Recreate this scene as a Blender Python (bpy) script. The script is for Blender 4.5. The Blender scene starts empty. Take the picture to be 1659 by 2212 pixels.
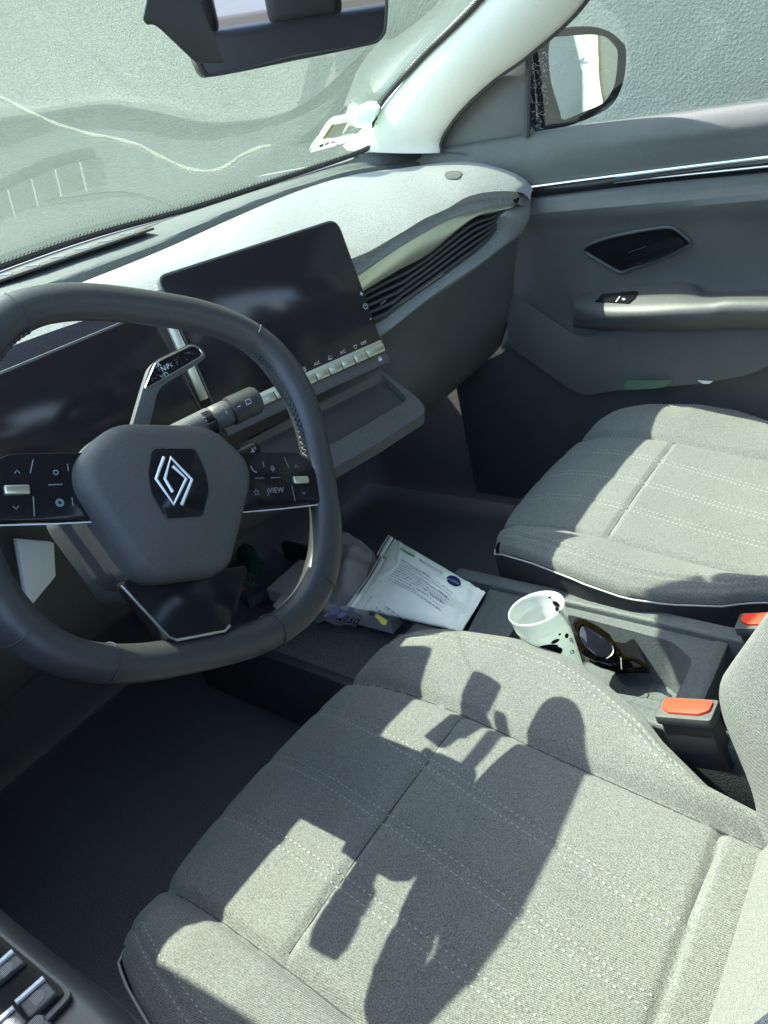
import bpy, bmesh, math, random
import numpy as np
from mathutils import Vector, Matrix
from mathutils.bvhtree import BVHTree
random.seed(7); rng = np.random.default_rng(7)
SC = bpy.context.scene
COL = SC.collection
R = math.radians

# ------------------------------------------------------------------ camera
CP = np.array([-.70876, -.58884, 1.0406])
yaw, pitch, roll, F = R(47.4623), R(29.1264), R(-13.8647), 1593.0     # F in units of a 1659 x 2212 picture
cy, sy, cp, sp = math.cos(yaw), math.sin(yaw), math.cos(pitch), math.sin(pitch)
_f = np.array([sy*cp, cy*cp, -sp]); _r = np.array([cy, -sy, 0.]); _u = np.cross(_r, _f)
_c, _s = math.cos(roll), math.sin(roll)
CM = np.array([_c*_r+_s*_u, -_s*_r+_c*_u, _f])
cam = bpy.data.cameras.new('camera'); co = bpy.data.objects.new('camera', cam); COL.objects.link(co)
m = Matrix.Identity(4)
for i in range(3):
    m[i][0] = CM[0][i]; m[i][1] = CM[1][i]; m[i][2] = -CM[2][i]; m[i][3] = CP[i]
co.matrix_world = m
cam.sensor_fit = 'VERTICAL'; cam.sensor_height = 24; cam.lens = 24*F/2212
cam.clip_start = .02; cam.clip_end = 500
SC.camera = co
# ------------------------------------------------------------------ light
SUN_EL, SUN_AZ = 58.5, -7          # azimuth measured from straight ahead, minus = from the left
w = bpy.data.worlds.new('World'); SC.world = w; w.use_nodes = True
nt = w.node_tree; bg = nt.nodes['Background']
sky = nt.nodes.new('ShaderNodeTexSky'); sky.sky_type = 'NISHITA'; sky.sun_disc = False
sky.sun_elevation = R(SUN_EL); sky.sun_rotation = R(SUN_AZ)
nt.links.new(sky.outputs[0], bg.inputs[0]); bg.inputs[1].default_value = .15
sd = bpy.data.lights.new('sun', 'SUN'); sd.energy = 2.15; sd.angle = R(.5); sd.color = (1, .98, .92)
so = bpy.data.objects.new('sun', sd); COL.objects.link(so)
dv = Vector((math.sin(R(SUN_AZ))*math.cos(R(SUN_EL)), math.cos(R(SUN_AZ))*math.cos(R(SUN_EL)), math.sin(R(SUN_EL))))
so.rotation_euler = dv.to_track_quat('Z', 'Y').to_euler(); so.location = dv*20
SC.view_settings.view_transform = 'Standard'; SC.view_settings.look = 'None'
SC.view_settings.exposure = 3.0; SC.view_settings.gamma = 1
SC.cycles.max_bounces = 10; SC.cycles.transparent_max_bounces = 16
SC.cycles.caustics_reflective = True; SC.cycles.caustics_refractive = False
SC.cycles.sample_clamp_indirect = 6

# ------------------------------------------------------------------ helpers
def P(u, v, **k):
    """point of the place seen at picture position (u, v) lying at a known x, y or z"""
    ax, val = list(k.items())[0]; i = 'xyz'.index(ax)
    d = np.array([(u-829.5)/F, -(v-1106)/F, 1.]) @ CM
    return Vector(CP + d*((val-CP[i])/d[i]))
def PR(u, v): return Vector(CP), Vector(np.array([(u-829.5)/F, -(v-1106)/F, 1.]) @ CM).normalized()
def PN(u, v, o, n):
    a, d = PR(u, v); return a + d*((o-a).dot(n)/d.dot(n))
V = Vector
def tag(o, label, cat, group=None, kind=None):
    if label: o['label'] = label
    if cat: o['category'] = cat
    if group: o['group'] = group
    if kind: o['kind'] = kind
    return o
def thing(name, label, cat, loc=(0, 0, 0), group=None):
    o = bpy.data.objects.new(name, None); COL.objects.link(o); o.location = loc; o.empty_display_size = .05
    return tag(o, label, cat, group)
def link(name, me, mat, parent=None, smooth=True, ang=35):
    me.materials.append(mat)
    if smooth:
        me.polygons.foreach_set('use_smooth', [True]*len(me.polygons)); me.set_sharp_from_angle(angle=R(ang))
    o = bpy.data.objects.new(name, me); COL.objects.link(o)
    if parent:
        o.parent = parent
        if parent.type == 'EMPTY': o.matrix_parent_inverse = Matrix.Translation(-parent.location)
    return o
def fin(name, bm, mat, parent=None, smooth=True, ang=35, weld=0):
    if weld: bmesh.ops.remove_doubles(bm, verts=bm.verts, dist=weld)
    bmesh.ops.recalc_face_normals(bm, faces=bm.faces)
    me = bpy.data.meshes.new(name); bm.to_mesh(me); bm.free()
    return link(name, me, mat, parent, smooth, ang)
def cr(pts, n, closed=False):
    """n points along a Catmull-Rom curve through pts, evenly by length"""
    p = np.array([tuple(q) for q in pts], float)
    if len(p) == 2: return p[0]+(p[1]-p[0])*np.linspace(0, 1, n)[:, None]
    if closed: e = np.vstack([p[-1], p, p[0], p[1]])
    else: e = np.vstack([2*p[0]-p[1], p, 2*p[-1]-p[-2]])
    out = []
    t = np.linspace(0, 1, 17)[:-1, None]
    for i in range(1, len(e)-2):
        a, b, c, d = e[i-1], e[i], e[i+1], e[i+2]
        out.append(.5*(2*b+(c-a)*t+(2*a-5*b+4*c-d)*t*t+(3*b-a-3*c+d)*t**3))
    out = np.vstack(out+[e[-2][None]])
    L = np.r_[0, np.cumsum(np.linalg.norm(np.diff(out, axis=0), axis=1))]
    s = np.linspace(0, L[-1], n+1)[:-1] if closed else np.linspace(0, L[-1], n)
    return np.stack([np.interp(s, L, out[:, k]) for k in range(3)], 1)
def lin(pts, n):
    p = np.array([tuple(q) for q in pts], float)
    L = np.r_[0, np.cumsum(np.linalg.norm(np.diff(p, axis=0), axis=1))]
    s = np.linspace(0, L[-1], n); return np.stack([np.interp(s, L, p[:, k]) for k in range(3)], 1)
def grid_bm(G, bm=None, wrapu=False, wrapv=False):
    bm = bm or bmesh.new(); nv, nu = G.shape[:2]
    vs = [[bm.verts.new(G[j, i]) for i in range(nu)] for j in range(nv)]
    for j in range(nv if wrapv else nv-1):
        for i in range(nu if wrapu else nu-1):
            a, b, c, d = vs[j][i], vs[j][(i+1) % nu], vs[(j+1) % nv][(i+1) % nu], vs[(j+1) % nv][i]
            try: bm.faces.new((a, b, c, d))
            except ValueError: pass
    return bm
def loft(rows, nu=60, nv=None, smoothv=True, straight=False, bm=None, noise=0):
    A = np.array([(lin if straight else cr)(r, nu) for r in rows])
    if nv: A = np.array([(cr if smoothv else lin)(A[:, i], nv) for i in range(nu)]).transpose(1, 0, 2)
    return grid_bm(A, bm)
def tube(path, r, n=10, bm=None, cap=True, closed=False, flat=1.0, up=V((0, 0, 1))):
    bm = bm or bmesh.new(); p = [V(q) for q in path]; N = len(p); rings = []
    rr = r if hasattr(r, '__len__') else [r]*N
    for i in range(N):
        t = (p[(i+1) % N]-p[i-1]) if closed else (p[min(i+1, N-1)]-p[max(i-1, 0)])
        t.normalize(); a = t.cross(up)
        if a.length < 1e-4: a = t.cross(V((1, 0, 0)))
        a.normalize(); b = a.cross(t)
        rings.append([bm.verts.new(p[i]+rr[i]*(math.cos(k*2*math.pi/n)*a+flat*math.sin(k*2*math.pi/n)*b)) for k in range(n)])
    for i in range(N if closed else N-1):
        A, B = rings[i], rings[(i+1) % N]
        for k in range(n): bm.faces.new((A[k], A[(k+1) % n], B[(k+1) % n], B[k]))
    if cap and not closed: bm.faces.new(rings[0]); bm.faces.new(rings[-1][::-1])
    return bm
def prism(pts, vec, bev=0, seg=2, bm=None):
    new = bm is None; b = bmesh.new(); vec = V(vec)
    a = [b.verts.new(V(p)) for p in pts]; f = b.faces.new(a)
    r = bmesh.ops.extrude_face_region(b, geom=[f])
    bmesh.ops.translate(b, verts=[x for x in r['geom'] if isinstance(x, bmesh.types.BMVert)], vec=vec)
    bmesh.ops.recalc_face_normals(b, faces=b.faces)
    if bev: bmesh.ops.bevel(b, geom=list(b.edges), offset=bev, segments=seg, affect='EDGES', profile=.5, clamp_overlap=True)
    if new: return b
    me = bpy.data.meshes.new('t'); b.to_mesh(me); b.free(); bm.from_mesh(me); bpy.data.meshes.remove(me); return bm
def box(c, s, mat3=None, bev=0, seg=2, bm=None):
    x, y, z = [V(q) for q in (mat3 or ((1, 0, 0), (0, 1, 0), (0, 0, 1)))]
    c = V(c); p = [c+x*a*s[0]/2+y*b*s[1]/2-z*s[2]/2 for a, b in ((-1, -1), (1, -1), (1, 1), (-1, 1))]
    return prism(p, z*s[2], bev, seg, bm)
def roundpoly(pts, r, n=5):
    """round the corners of a flat polygon (list of Vectors)"""
    out = []; N = len(pts); rs = r if hasattr(r, '__len__') else [r]*N
    for i in range(N):
        a, b, c = V(pts[i-1]), V(pts[i]), V(pts[(i+1) % N]); u = a-b; w_ = c-b
        q = min(rs[i], u.length*.48, w_.length*.48); u.normalize(); w_.normalize()
        s, e = b+u*q, b+w_*q
        for k in range(n+1):
            t = k/n; out.append(s*(1-t)**2+b*2*t*(1-t)+e*t*t)
    return out
def ribbon(path, wid, nrm, bm=None):
    bm = bm or bmesh.new(); nrm = V(nrm); prev = None; p = [V(q) for q in path]
    for i in range(len(p)):
        t = p[min(i+1, len(p)-1)]-p[max(i-1, 0)]; s = t.cross(nrm).normalized()*wid/2
        c = (bm.verts.new(p[i]-s), bm.verts.new(p[i]+s))
        if prev: bm.faces.new((prev[0], prev[1], c[1], c[0]))
        prev = c
    return bm
def text_bm(s, o, ex, ey, size, bm=None, align='CENTER', lift=.0003, bold=0, spacing=1.0):
    cu = bpy.data.curves.new('t', 'FONT'); cu.body = s; cu.size = size; cu.align_x = align; cu.align_y = 'CENTER'; cu.resolution_u = 2
    cu.offset = bold; cu.space_character = spacing
    ob = bpy.data.objects.new('t', cu); COL.objects.link(ob)
    bpy.context.view_layer.update()
    me = bpy.data.meshes.new_from_object(ob.evaluated_get(bpy.context.evaluated_depsgraph_get()))
    bpy.data.objects.remove(ob); bpy.data.curves.remove(cu)
    ex, ey = V(ex).normalized(), V(ey).normalized(); ez = ex.cross(ey)
    o = V(o)
    for v in me.vertices: v.co = o+ex*v.co.x+ey*v.co.y+ez*lift
    bm = bm or bmesh.new(); bm.from_mesh(me); bpy.data.meshes.remove(me); return bm
def lathe(prof, o, ax_, n=48, bm=None):
    bm = bm or bmesh.new(); ax_ = V(ax_).normalized(); u_ = ax_.cross(V((0, 1, 0))).normalized(); v_ = ax_.cross(u_); prev = None
    for r_, h in prof:
        ring_ = [bm.verts.new(V(o)+ax_*h+(u_*math.cos(2*math.pi*k/n)+v_*math.sin(2*math.pi*k/n))*r_) for k in range(n)]
        if prev:
            for k in range(n): bm.faces.new((prev[k], prev[(k+1) % n], ring_[(k+1) % n], ring_[k]))
        prev = ring_
    return bm
lathe_ = lambda p, o, a_: lathe(p, o, a_, 24)
def BVH(b_):
    b_.normal_update(); return BVHTree.FromBMesh(b_)
class Fr:
    """flat frame: origin, right, up, normal"""
    def __init__(s, o, ex, ey):
        s.o = V(o); s.x = V(ex).normalized(); s.n = s.x.cross(V(ey)).normalized(); s.y = s.n.cross(s.x)
    def __call__(s, a, b, c=0): return s.o+s.x*a+s.y*b+s.n*c
    def uv(s, u, v, c=0):
        p = PN(u, v, s.o+s.n*c, s.n)-s.o; return p.dot(s.x), p.dot(s.y)

# ------------------------------------------------------------------ materials
def mat(name, col, rough=.5, metal=0, spec=.5, var=0, vscale=800, bump=0, bscale=600, bdist=.0004, sheen=0, coat=0,
        stretch=None, trans=0, ior=1.45, col2=None, lowvar=0, weave=None, sss=0):
    m_ = bpy.data.materials.new(name); m_.use_nodes = True; N = m_.node_tree; b = N.nodes['Principled BSDF']
    b.inputs['Base Color'].default_value = (*col, 1); b.inputs['Roughness'].default_value = rough
    b.inputs['Metallic'].default_value = metal; b.inputs['Specular IOR Level'].default_value = spec
    b.inputs['IOR'].default_value = ior
    b.inputs['Sheen Weight'].default_value = sheen; b.inputs['Coat Weight'].default_value = coat
    b.inputs['Transmission Weight'].default_value = trans
    if sss: b.inputs['Subsurface Weight'].default_value = sss; b.inputs['Subsurface Scale'].default_value = .01; b.inputs['Subsurface Radius'].default_value = (.8, 1, .9)
    tc = N.nodes.new('ShaderNodeTexCoord'); src = tc.outputs['Object']
    if stretch:
        mp = N.nodes.new('ShaderNodeMapping'); mp.inputs['Scale'].default_value = stretch; mp.inputs['Rotation'].default_value = (0, 0, R(20))
        N.links.new(src, mp.inputs[0]); src = mp.outputs[0]
    def noise(sc, det=2, rgh=.6, s=src):
        n = N.nodes.new('ShaderNodeTexNoise'); n.inputs['Scale'].default_value = sc
        n.inputs['Detail'].default_value = det; n.inputs['Roughness'].default_value = rgh; N.links.new(s, n.inputs['Vector']); return n
    out = None
    if var or lowvar:
        mix = N.nodes.new('ShaderNodeMix'); mix.data_type = 'RGBA'
        c2 = col2 or tuple(min(1, c*(1+var)) for c in col); c1 = tuple(c*(1-var) for c in col) if not col2 else col
        mix.inputs[6].default_value = (*c1, 1); mix.inputs[7].default_value = (*c2, 1)
        n = noise(vscale); rmp = N.nodes.new('ShaderNodeMapRange'); rmp.inputs[1].default_value = .35; rmp.inputs[2].default_value = .65
        N.links.new(n.outputs[0], rmp.inputs[0]); N.links.new(rmp.outputs[0], mix.inputs[0]); out = mix.outputs[2]
        if lowvar:
            n2 = noise(9, 4); r2 = N.nodes.new('ShaderNodeMapRange'); r2.inputs[1].default_value = .3; r2.inputs[2].default_value = .7
            r2.inputs[3].default_value = 1-lowvar; r2.inputs[4].default_value = 1+lowvar; N.links.new(n2.outputs[0], r2.inputs[0])
            mu = N.nodes.new('ShaderNodeVectorMath'); mu.operation = 'SCALE'; N.links.new(out, mu.inputs[0]); N.links.new(r2.outputs[0], mu.inputs['Scale']); out = mu.outputs[0]
        N.links.new(out, b.inputs['Base Color'])
    if bump or weave:
        bp_ = N.nodes.new('ShaderNodeBump'); bp_.inputs['Strength'].default_value = bump or .5; bp_.inputs['Distance'].default_value = bdist
        n3 = noise(bscale, 3); h = n3.outputs[0]
        if weave:
            wv = N.nodes.new('ShaderNodeTexWave'); wv.inputs['Scale'].default_value = weave; wv.inputs['Distortion'].default_value = 1.5
            wv.inputs['Detail'].default_value = 2; wv.inputs['Detail Scale'].default_value = 3; wv.bands_direction = 'DIAGONAL'
            N.links.new(tc.outputs['Object'], wv.inputs[0])
            ad = N.nodes.new('ShaderNodeMath'); ad.operation = 'ADD'; N.links.new(h, ad.inputs[0]); N.links.new(wv.outputs['Fac'], ad.inputs[1]); h = ad.outputs[0]
        N.links.new(h, bp_.inputs['Height']); N.links.new(bp_.outputs[0], b.inputs['Normal'])
    return m_
def glass(name, tint, ior, rough=0.0, boost=1.0):
    """thin pane: Fresnel share reflects, the rest passes straight through tinted"""
    m_ = bpy.data.materials.new(name); m_.use_nodes = True; N = m_.node_tree; N.nodes.clear()
    o = N.nodes.new('ShaderNodeOutputMaterial'); mx = N.nodes.new('ShaderNodeMixShader')
    t = N.nodes.new('ShaderNodeBsdfTransparent'); g = N.nodes.new('ShaderNodeBsdfGlossy'); f = N.nodes.new('ShaderNodeFresnel')
    t.inputs[0].default_value = (*tint, 1); g.inputs['Roughness'].default_value = rough; g.inputs[0].default_value = (1, 1, 1, 1); f.inputs[0].default_value = ior
    # the pane has no inside: take the Fresnel share from its front even when seen from its back
    geo = N.nodes.new('ShaderNodeNewGeometry'); lw = N.nodes.new('ShaderNodeLayerWeight')
    N.nodes.remove(f)
    # Schlick from facing: F = r0 + (1-r0) * facing_term^5
    lw.inputs[0].default_value = .5
    pw = N.nodes.new('ShaderNodeMath'); pw.operation = 'POWER'; pw.inputs[1].default_value = 4.2; N.links.new(lw.outputs['Facing'], pw.inputs[0])
    ma = N.nodes.new('ShaderNodeMath'); ma.operation = 'MULTIPLY_ADD'; r0 = ((ior-1)/(ior+1))**2*2
    ma.inputs[1].default_value = (1-r0)*boost; ma.inputs[2].default_value = r0; N.links.new(pw.outputs[0], ma.inputs[0])
    N.links.new(ma.outputs[0], mx.inputs[0]); N.links.new(t.outputs[0], mx.inputs[1]); N.links.new(g.outputs[0], mx.inputs[2]); N.links.new(mx.outputs[0], o.inputs[0])
    return m_
M = {}
def translucent(name, col, share=.6):
    m_ = mat(name, col, .5); N = m_.node_tree; o = N.nodes['Material Output']; t_ = N.nodes.new('ShaderNodeBsdfTranslucent'); t_.inputs[0].default_value = (*col, 1)
    mx = N.nodes.new('ShaderNodeMixShader'); mx.inputs[0].default_value = share
    N.links.new(N.nodes['Principled BSDF'].outputs[0], mx.inputs[1]); N.links.new(t_.outputs[0], mx.inputs[2]); N.links.new(mx.outputs[0], o.inputs[0]); return m_
M['fabric'] = mat('grey_melange_fabric', (.165, .176, .166), .85, sheen=.2, var=.42, vscale=700, bump=.8, bscale=900, bdist=.0008, lowvar=.06, weave=330)
M['dashfab'] = mat('light_dash_fabric', (.18, .184, .172), .36, sheen=.4, spec=1.0, var=.6, vscale=420, bump=.6, bscale=900, bdist=.0008, weave=420)
M['thread'] = mat('pale_thread', (.40, .42, .40), .7)
M['piping'] = mat('pale_piping', (.42, .43, .40), .5)
M['plastic'] = mat('grained_dark_plastic', (.07, .074, .073), .5, spec=.5, bump=.6, bscale=420, bdist=.0006, var=.12, vscale=300, lowvar=.08)
M['deft'] = mat('grained_dash_plastic', (.085, .098, .10), .55, spec=.5, bump=.9, bscale=380, bdist=.0009, var=.15, vscale=300, lowvar=.1)
M['soft'] = mat('soft_door_trim', (.075, .078, .075), .6, bump=.5, bscale=500, bdist=.0005, var=.1, vscale=500, lowvar=.1)
M['doorfab'] = mat('ribbed_door_fabric', (.05, .056, .06), .8, bump=.7, bscale=700, bdist=.0008, var=.2, vscale=600)
M['leather'] = mat('wheel_leather', (.038, .040, .040), .38, spec=.5, bump=.45, bscale=900, bdist=.0003, var=.08, vscale=500)
M['hub'] = mat('hub_grained_plastic', (.066, .066, .062), .55, spec=.25, bump=.5, bscale=700, bdist=.0004, var=.08, vscale=500)
M['gloss'] = mat('gloss_black_plastic', (.010, .010, .011), .12, spec=.25)
M['screen'] = mat('screen_glass', (.018, .015, .016), .14, spec=.3)
M['carpet'] = mat('charcoal_carpet', (.17, .168, .165), .95, var=.4, vscale=500, bump=1, bscale=600, bdist=.002)
M['black'] = mat('matt_black', (.042, .042, .042), .6, bump=.3, bscale=500)
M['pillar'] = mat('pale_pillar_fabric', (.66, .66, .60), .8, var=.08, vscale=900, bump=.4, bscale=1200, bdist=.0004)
M['champ'] = mat('champagne_metal', (.52, .52, .40), .32, metal=.85)
M['chrome'] = mat('satin_chrome', (.50, .54, .50), .34, metal=1)
M['silver'] = mat('silver_print', (.62, .65, .66), .4, metal=.3)
M['ink'] = mat('icon_print', (.55, .58, .6), .5)
M['dimink'] = mat('dim_icon_print', (.22, .23, .25), .5)
M['glass'] = glass('windscreen_glass', (.86, .94, .78), 1.65, boost=1.25)
M['dglass'] = glass('door_glass', (.82, .92, .84), 1.4, boost=.5)
M['mirror'] = mat('mirror_silver', (.9, .92, .9), .01, metal=1)
M['dimmirror'] = mat('dimming_mirror', (.8, .8, .8), .015, metal=1)
M['red'] = mat('red_plastic', (.75, .06, .03), .35)
M['cup'] = mat('milky_plastic', (.62, .66, .63), .3, spec=.5, sss=.5)
M['spot'] = mat('black_print', (.008, .008, .009), .7, spec=.05)
M['pack'] = mat('white_film', (.88, .88, .78), .3, spec=.5, lowvar=.05, var=.02, vscale=60)
M['navy'] = mat('navy_print', (.02, .035, .12), .7, spec=.05)
M['green'] = mat('green_print', (.12, .42, .10), .4)
M['yellow'] = mat('yellow_print', (.75, .55, .12), .4)
M['tort'] = mat('tortoiseshell', (.002, .002, .0015), .15, spec=.2, var=.9, vscale=90, col2=(.008, .005, .0015))
M['lens'] = mat('dark_lens', (.008, .009, .016), .04, spec=.8)
M['paper'] = mat('white_card', (.6, .58, .56), .7, lowvar=.06, var=.02, vscale=80)
M['bag'] = mat('pale_paper_bag', (.42, .38, .37), .7, lowvar=.12, var=.04, vscale=60)
M['lilac'] = mat('lilac_print', (.30, .34, .62), .6)
M['bottle'] = mat('dark_green_plastic', (.02, .09, .06), .25)
M['stucco'] = mat('stucco_wall', (.182, .190, .150), .95, var=.03, vscale=60, lowvar=.05, bump=.7, bscale=130, bdist=.005)
M['ground'] = mat('asphalt', (.07, .07, .07), .9, var=.3, vscale=60, bump=.5, bscale=80, bdist=.01)
M['paint'] = mat('car_paint', (.45, .46, .47), .25, coat=.6)
M['headliner'] = mat('headliner', (.35, .36, .36), .9, var=.05, vscale=600)
M['beige'] = mat('beige_plaster', (.62, .56, .42), .8, var=.08, vscale=20)
M['sticker'] = translucent('sticker_white', (.88, .90, .86))
M['aqua'] = translucent('sticker_aqua', (.74, .92, .88))
M['olive'] = mat('sticker_olive', (.30, .29, .12), .5)
M['rubber'] = mat('rubber_seal', (.035, .037, .036), .7)
M['dust'] = mat('white_scratches', (.55, .58, .55), .8)
M['thread_dark'] = mat('dark_thread', (.03, .034, .038), .6)
M['seam'] = mat('seam_shadow_cloth', (.05, .055, .055), .9)

# ------------------------------------------------------------------ outside
bm = bmesh.new(); bmesh.ops.create_grid(bm, x_segments=4, y_segments=4, size=150)
tag(fin('ground', bm, M['ground']), None, None, kind='structure').location = (0, 0, -.35)
bm = box((1.80, 10, 1.8), (.25, 34, 4.4), bev=.01)
tag(fin('building_wall', bm, M['stucco'], smooth=False), 'grey green rough stucco wall beside the car on the passenger side', 'wall')
bm = tube([(1.62, -1.15, -.3), (1.62, -1.15, 4)], .045, 20)
for z in (.4, 1.6, 2.8): tube([(1.62, -1.15, z), (1.62, -1.15, z+.04)], .052, 20, bm)
tag(fin('drainpipe', bm, M['beige']), 'beige downpipe running up the stucco wall, seen in the door mirror', 'drainpipe')
# bonnet
HOODR = [[(-.8, .72, .76), (0, .86, .80), (.8, .72, .76)], [(-.82, 1.2, .72), (0, 1.3, .77), (.82, 1.2, .72)], [(-.75, 1.7, .62), (0, 1.85, .68), (.75, 1.7, .62)]]
t = thing('car_bonnet', 'grey painted bonnet outside ahead of the windscreen', 'bonnet', (0, 1.2, .8))
fin('bonnet_panel', loft(HOODR, 30, 16), M['paint'], t)

# ------------------------------------------------------------------ windscreen
WB = [(-.78, .42, .90), (-.64, .53, .922), P(0, 580, y=.61), P(200, 510, y=.625), P(400, 455, y=.60), P(560, 403, y=.555), P(660, 370, y=.52), P(745, 340, y=.485), P(782, 322, y=.455)]
WB[2].x = -.15
WR = [V((.655, .44, .945)), P(811, 242, x=.655), P(902, 134, x=.64), P(1036, 0, x=.62), V((.59, -.08, 1.25)), V((.57, -.20, 1.315))]
WH = [(-.60, -.18, 1.31), (-.3, -.16, 1.33), (0, -.15, 1.338), (.3, -.17, 1.33), (.57, -.20, 1.315)]
base = cr(WB, 49); head = cr(WH, 49); rt = cr(WR, 41)
G = np.zeros((41, 49, 3))
for j in range(41):
    s = j/40
    row = base*(1-s)+head*s
    row += (rt[j]-row[-1])[None]*(np.linspace(0, 1, 49)**6)[:, None]
    row[:, 1] += .02*math.sin(math.pi*s)*(1-np.linspace(-1, 1, 49)**2)
    row[:, 2] += .015*math.sin(math.pi*s)*(1-np.linspace(-1, 1, 49)**2)
    G[j] = row
ws = thing('windscreen', 'green tinted windscreen in front of the dashboard, reflecting its top', 'windscreen', (0, .5, .93))
wbm = grid_bm(G); WSB = BVH(wbm); wnorm = 0
fin('glass_pane', wbm, M['glass'], ws)
def onws(u, v, off=.003):
    o, d = PR(u, v); h = WSB.ray_cast(o, d)
    if h[0] is None:
        a_ = V(G[3, 46]); n_ = (V(G[3, 48])-V(G[3, 40])).cross(V(G[10, 46])-a_).normalized()
        if n_.dot(d) > 0: n_ = -n_
        return PN(u, v, a_, n_)+n_*off
    n = h[1] if h[1].dot(d) < 0 else -h[1]
    return h[0]+n*off
edge = [V(q) for q in G[0]]+[V(q) for q in G[1:, -1]]
fin('rubber_seal', tube([q+V((0, -.004, .002)) for q in edge], .0055, 8), M['rubber'], ws)
# dotted ceramic band: fine ticks beside the seal
bm = bmesh.new()
E2 = cr([tuple(q) for q in edge[::4]], 620)
for i in range(0, 620, 2):
    a = V(E2[i]); tng = V(E2[min(i+1, 619)])-V(E2[max(i-1, 0)]); tng.normalize()
    j = (a-V(CP)).normalized(); inw = (V((0, .0, .05))-tng*V((0, .0, .05)).dot(tng)); inw = (V(G[20, 24])-a); inw -= tng*inw.dot(tng); inw.normalize()
    q = a+inw*.009+V((0, -.003, .003)); box(q, (.0016, .010, .0004), (tng, inw, tng.cross(inw)), bm=bm)
fin('dotted_edge_band', bm, M['rubber'], ws, smooth=False)

# stickers on the glass
def reflection_mat():  # pale see-through colour standing in for a reflection in the glass
    m_ = bpy.data.materials.new('painted_reflection'); m_.use_nodes = True; N = m_.node_tree; b = N.nodes['Principled BSDF']; b.inputs['Base Color'].default_value = (.75, .75, .6, 1); b.inputs['Alpha'].default_value = .30; b.inputs['Roughness'].default_value = .9
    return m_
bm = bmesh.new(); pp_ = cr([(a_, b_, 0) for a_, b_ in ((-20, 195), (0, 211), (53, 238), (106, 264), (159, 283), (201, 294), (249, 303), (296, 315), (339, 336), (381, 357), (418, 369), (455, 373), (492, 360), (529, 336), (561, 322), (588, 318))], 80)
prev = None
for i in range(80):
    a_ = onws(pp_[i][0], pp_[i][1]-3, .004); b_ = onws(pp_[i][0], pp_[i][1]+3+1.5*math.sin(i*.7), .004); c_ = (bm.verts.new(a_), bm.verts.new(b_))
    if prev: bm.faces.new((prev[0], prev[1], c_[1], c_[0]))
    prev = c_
fin('reflection_streak', bm, reflection_mat(), ws)  # curved reflection streak painted as a ribbon just off the pane
def ws_poly(pts, off=.002):
    return [onws(u, v, off) for u, v in pts]
def D2(x, y): return (346.6+.3634*0+630.8-346.6+.16530*x, 192+.16530*y)   # crop of the sticker corner
st = thing('round_sticker', 'round white sticker at the foot of the windscreen, touching the pillar', 'sticker', onws(790, 250))
el = [D2(970+215*math.cos(a)*math.cos(-.62)-125*math.sin(a)*math.sin(-.62), 335+215*math.cos(a)*math.sin(-.62)+125*math.sin(a)*math.cos(-.62)) for a in np.linspace(0, 2*math.pi, 40)[:-1]]
c0 = np.mean(np.array(el), 0)
fin('disc', prism(ws_poly(el, .003), (0, 0, .0006)), M['aqua'], st, smooth=False)
fin('disc_centre', prism(ws_poly([(c0[0]+(u-c0[0])*.86, c0[1]+(v-c0[1])*.80) for u, v in el], .0055), (0, 0, .0006)), M['sticker'], st, smooth=False)
st = thing('square_sticker', 'rectangular sticker with an olive picture and three round black symbols on the windscreen', 'sticker', onws(715, 290))
fin('card', prism(ws_poly([D2(*q) for q in ((230, 815), (360, 620), (490, 420), (560, 375), (700, 350), (790, 352), (640, 590), (560, 735))], .003), (0, 0, .0006)), M['sticker'], st, smooth=False)
fin('picture', prism(ws_poly([D2(*q) for q in ((370, 640), (500, 440), (720, 405), (615, 585))], .0045), (0, 0, .0005)), M['olive'], st, smooth=False)
fin('sky_band', prism(ws_poly([D2(*q) for q in ((500, 425), (570, 385), (690, 362), (765, 365), (725, 400))], .0045), (0, 0, .0005)), M['aqua'], st, smooth=False)
for (x, y, a, l) in ((368, 718, 0, 'C'), (438, 692, 0, 'M'), (512, 672, 0, 'A')):
    fin('round_symbol', prism(ws_poly([D2(x+33*math.cos(q), y+24*math.sin(q)-.35*33*math.cos(q)) for q in np.linspace(0, 6.283, 17)[:-1]], .0046), (0, 0, .0004)), M['navy'], st, smooth=False)
st = thing('small_label', 'small white label between the square sticker and the pillar', 'sticker', onws(745, 300))
fin('card', prism(ws_poly([D2(*q) for q in ((590, 722), (650, 625), (828, 583), (770, 680))], .003), (0, 0, .0006)), M['sticker'], st, smooth=False)

# ------------------------------------------------------------------ passenger A pillar
pt = thing('windscreen_pillar', 'pale cloth covered pillar at the right end of the windscreen', 'pillar', (.66, .40, .93))
Lf = [P(750, 324, x=.655), P(790, 290, x=.655), P(830, 232, x=.655), P(902, 144, x=.645), P(1045, 0, x=.625), V((.60, -.07, 1.235)), V((.58, -.22, 1.32)), V((.57, -.4, 1.345))]
Rf = [P(951, 330, x=.695), P(953, 300, x=.695), P(999, 236, x=.69), P(1069, 172, x=.685), P(1144, 118, x=.68), P(1267, 0, x=.665), V((.63, -.13, 1.20)), V((.60, -.45, 1.33))]
A = cr(Lf, 60); B = cr(Rf, 60); rows = []
for k in range(15):
    s = k/14; c = A*(1-s)+B*s; bulge = math.sin(math.pi*s)**.7*.028
    c[:, 0] -= bulge; c[:, 1] -= bulge*.5; rows.append(c)
rows.append(B+np.array([.034, .02, -.004])*np.linspace(1, .15, 60)[:, None]); rows.insert(0, A+np.array([.02, .025, .008]))
fin('trim', grid_bm(np.array(rows)), M['pillar'], pt, ang=50)
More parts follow.
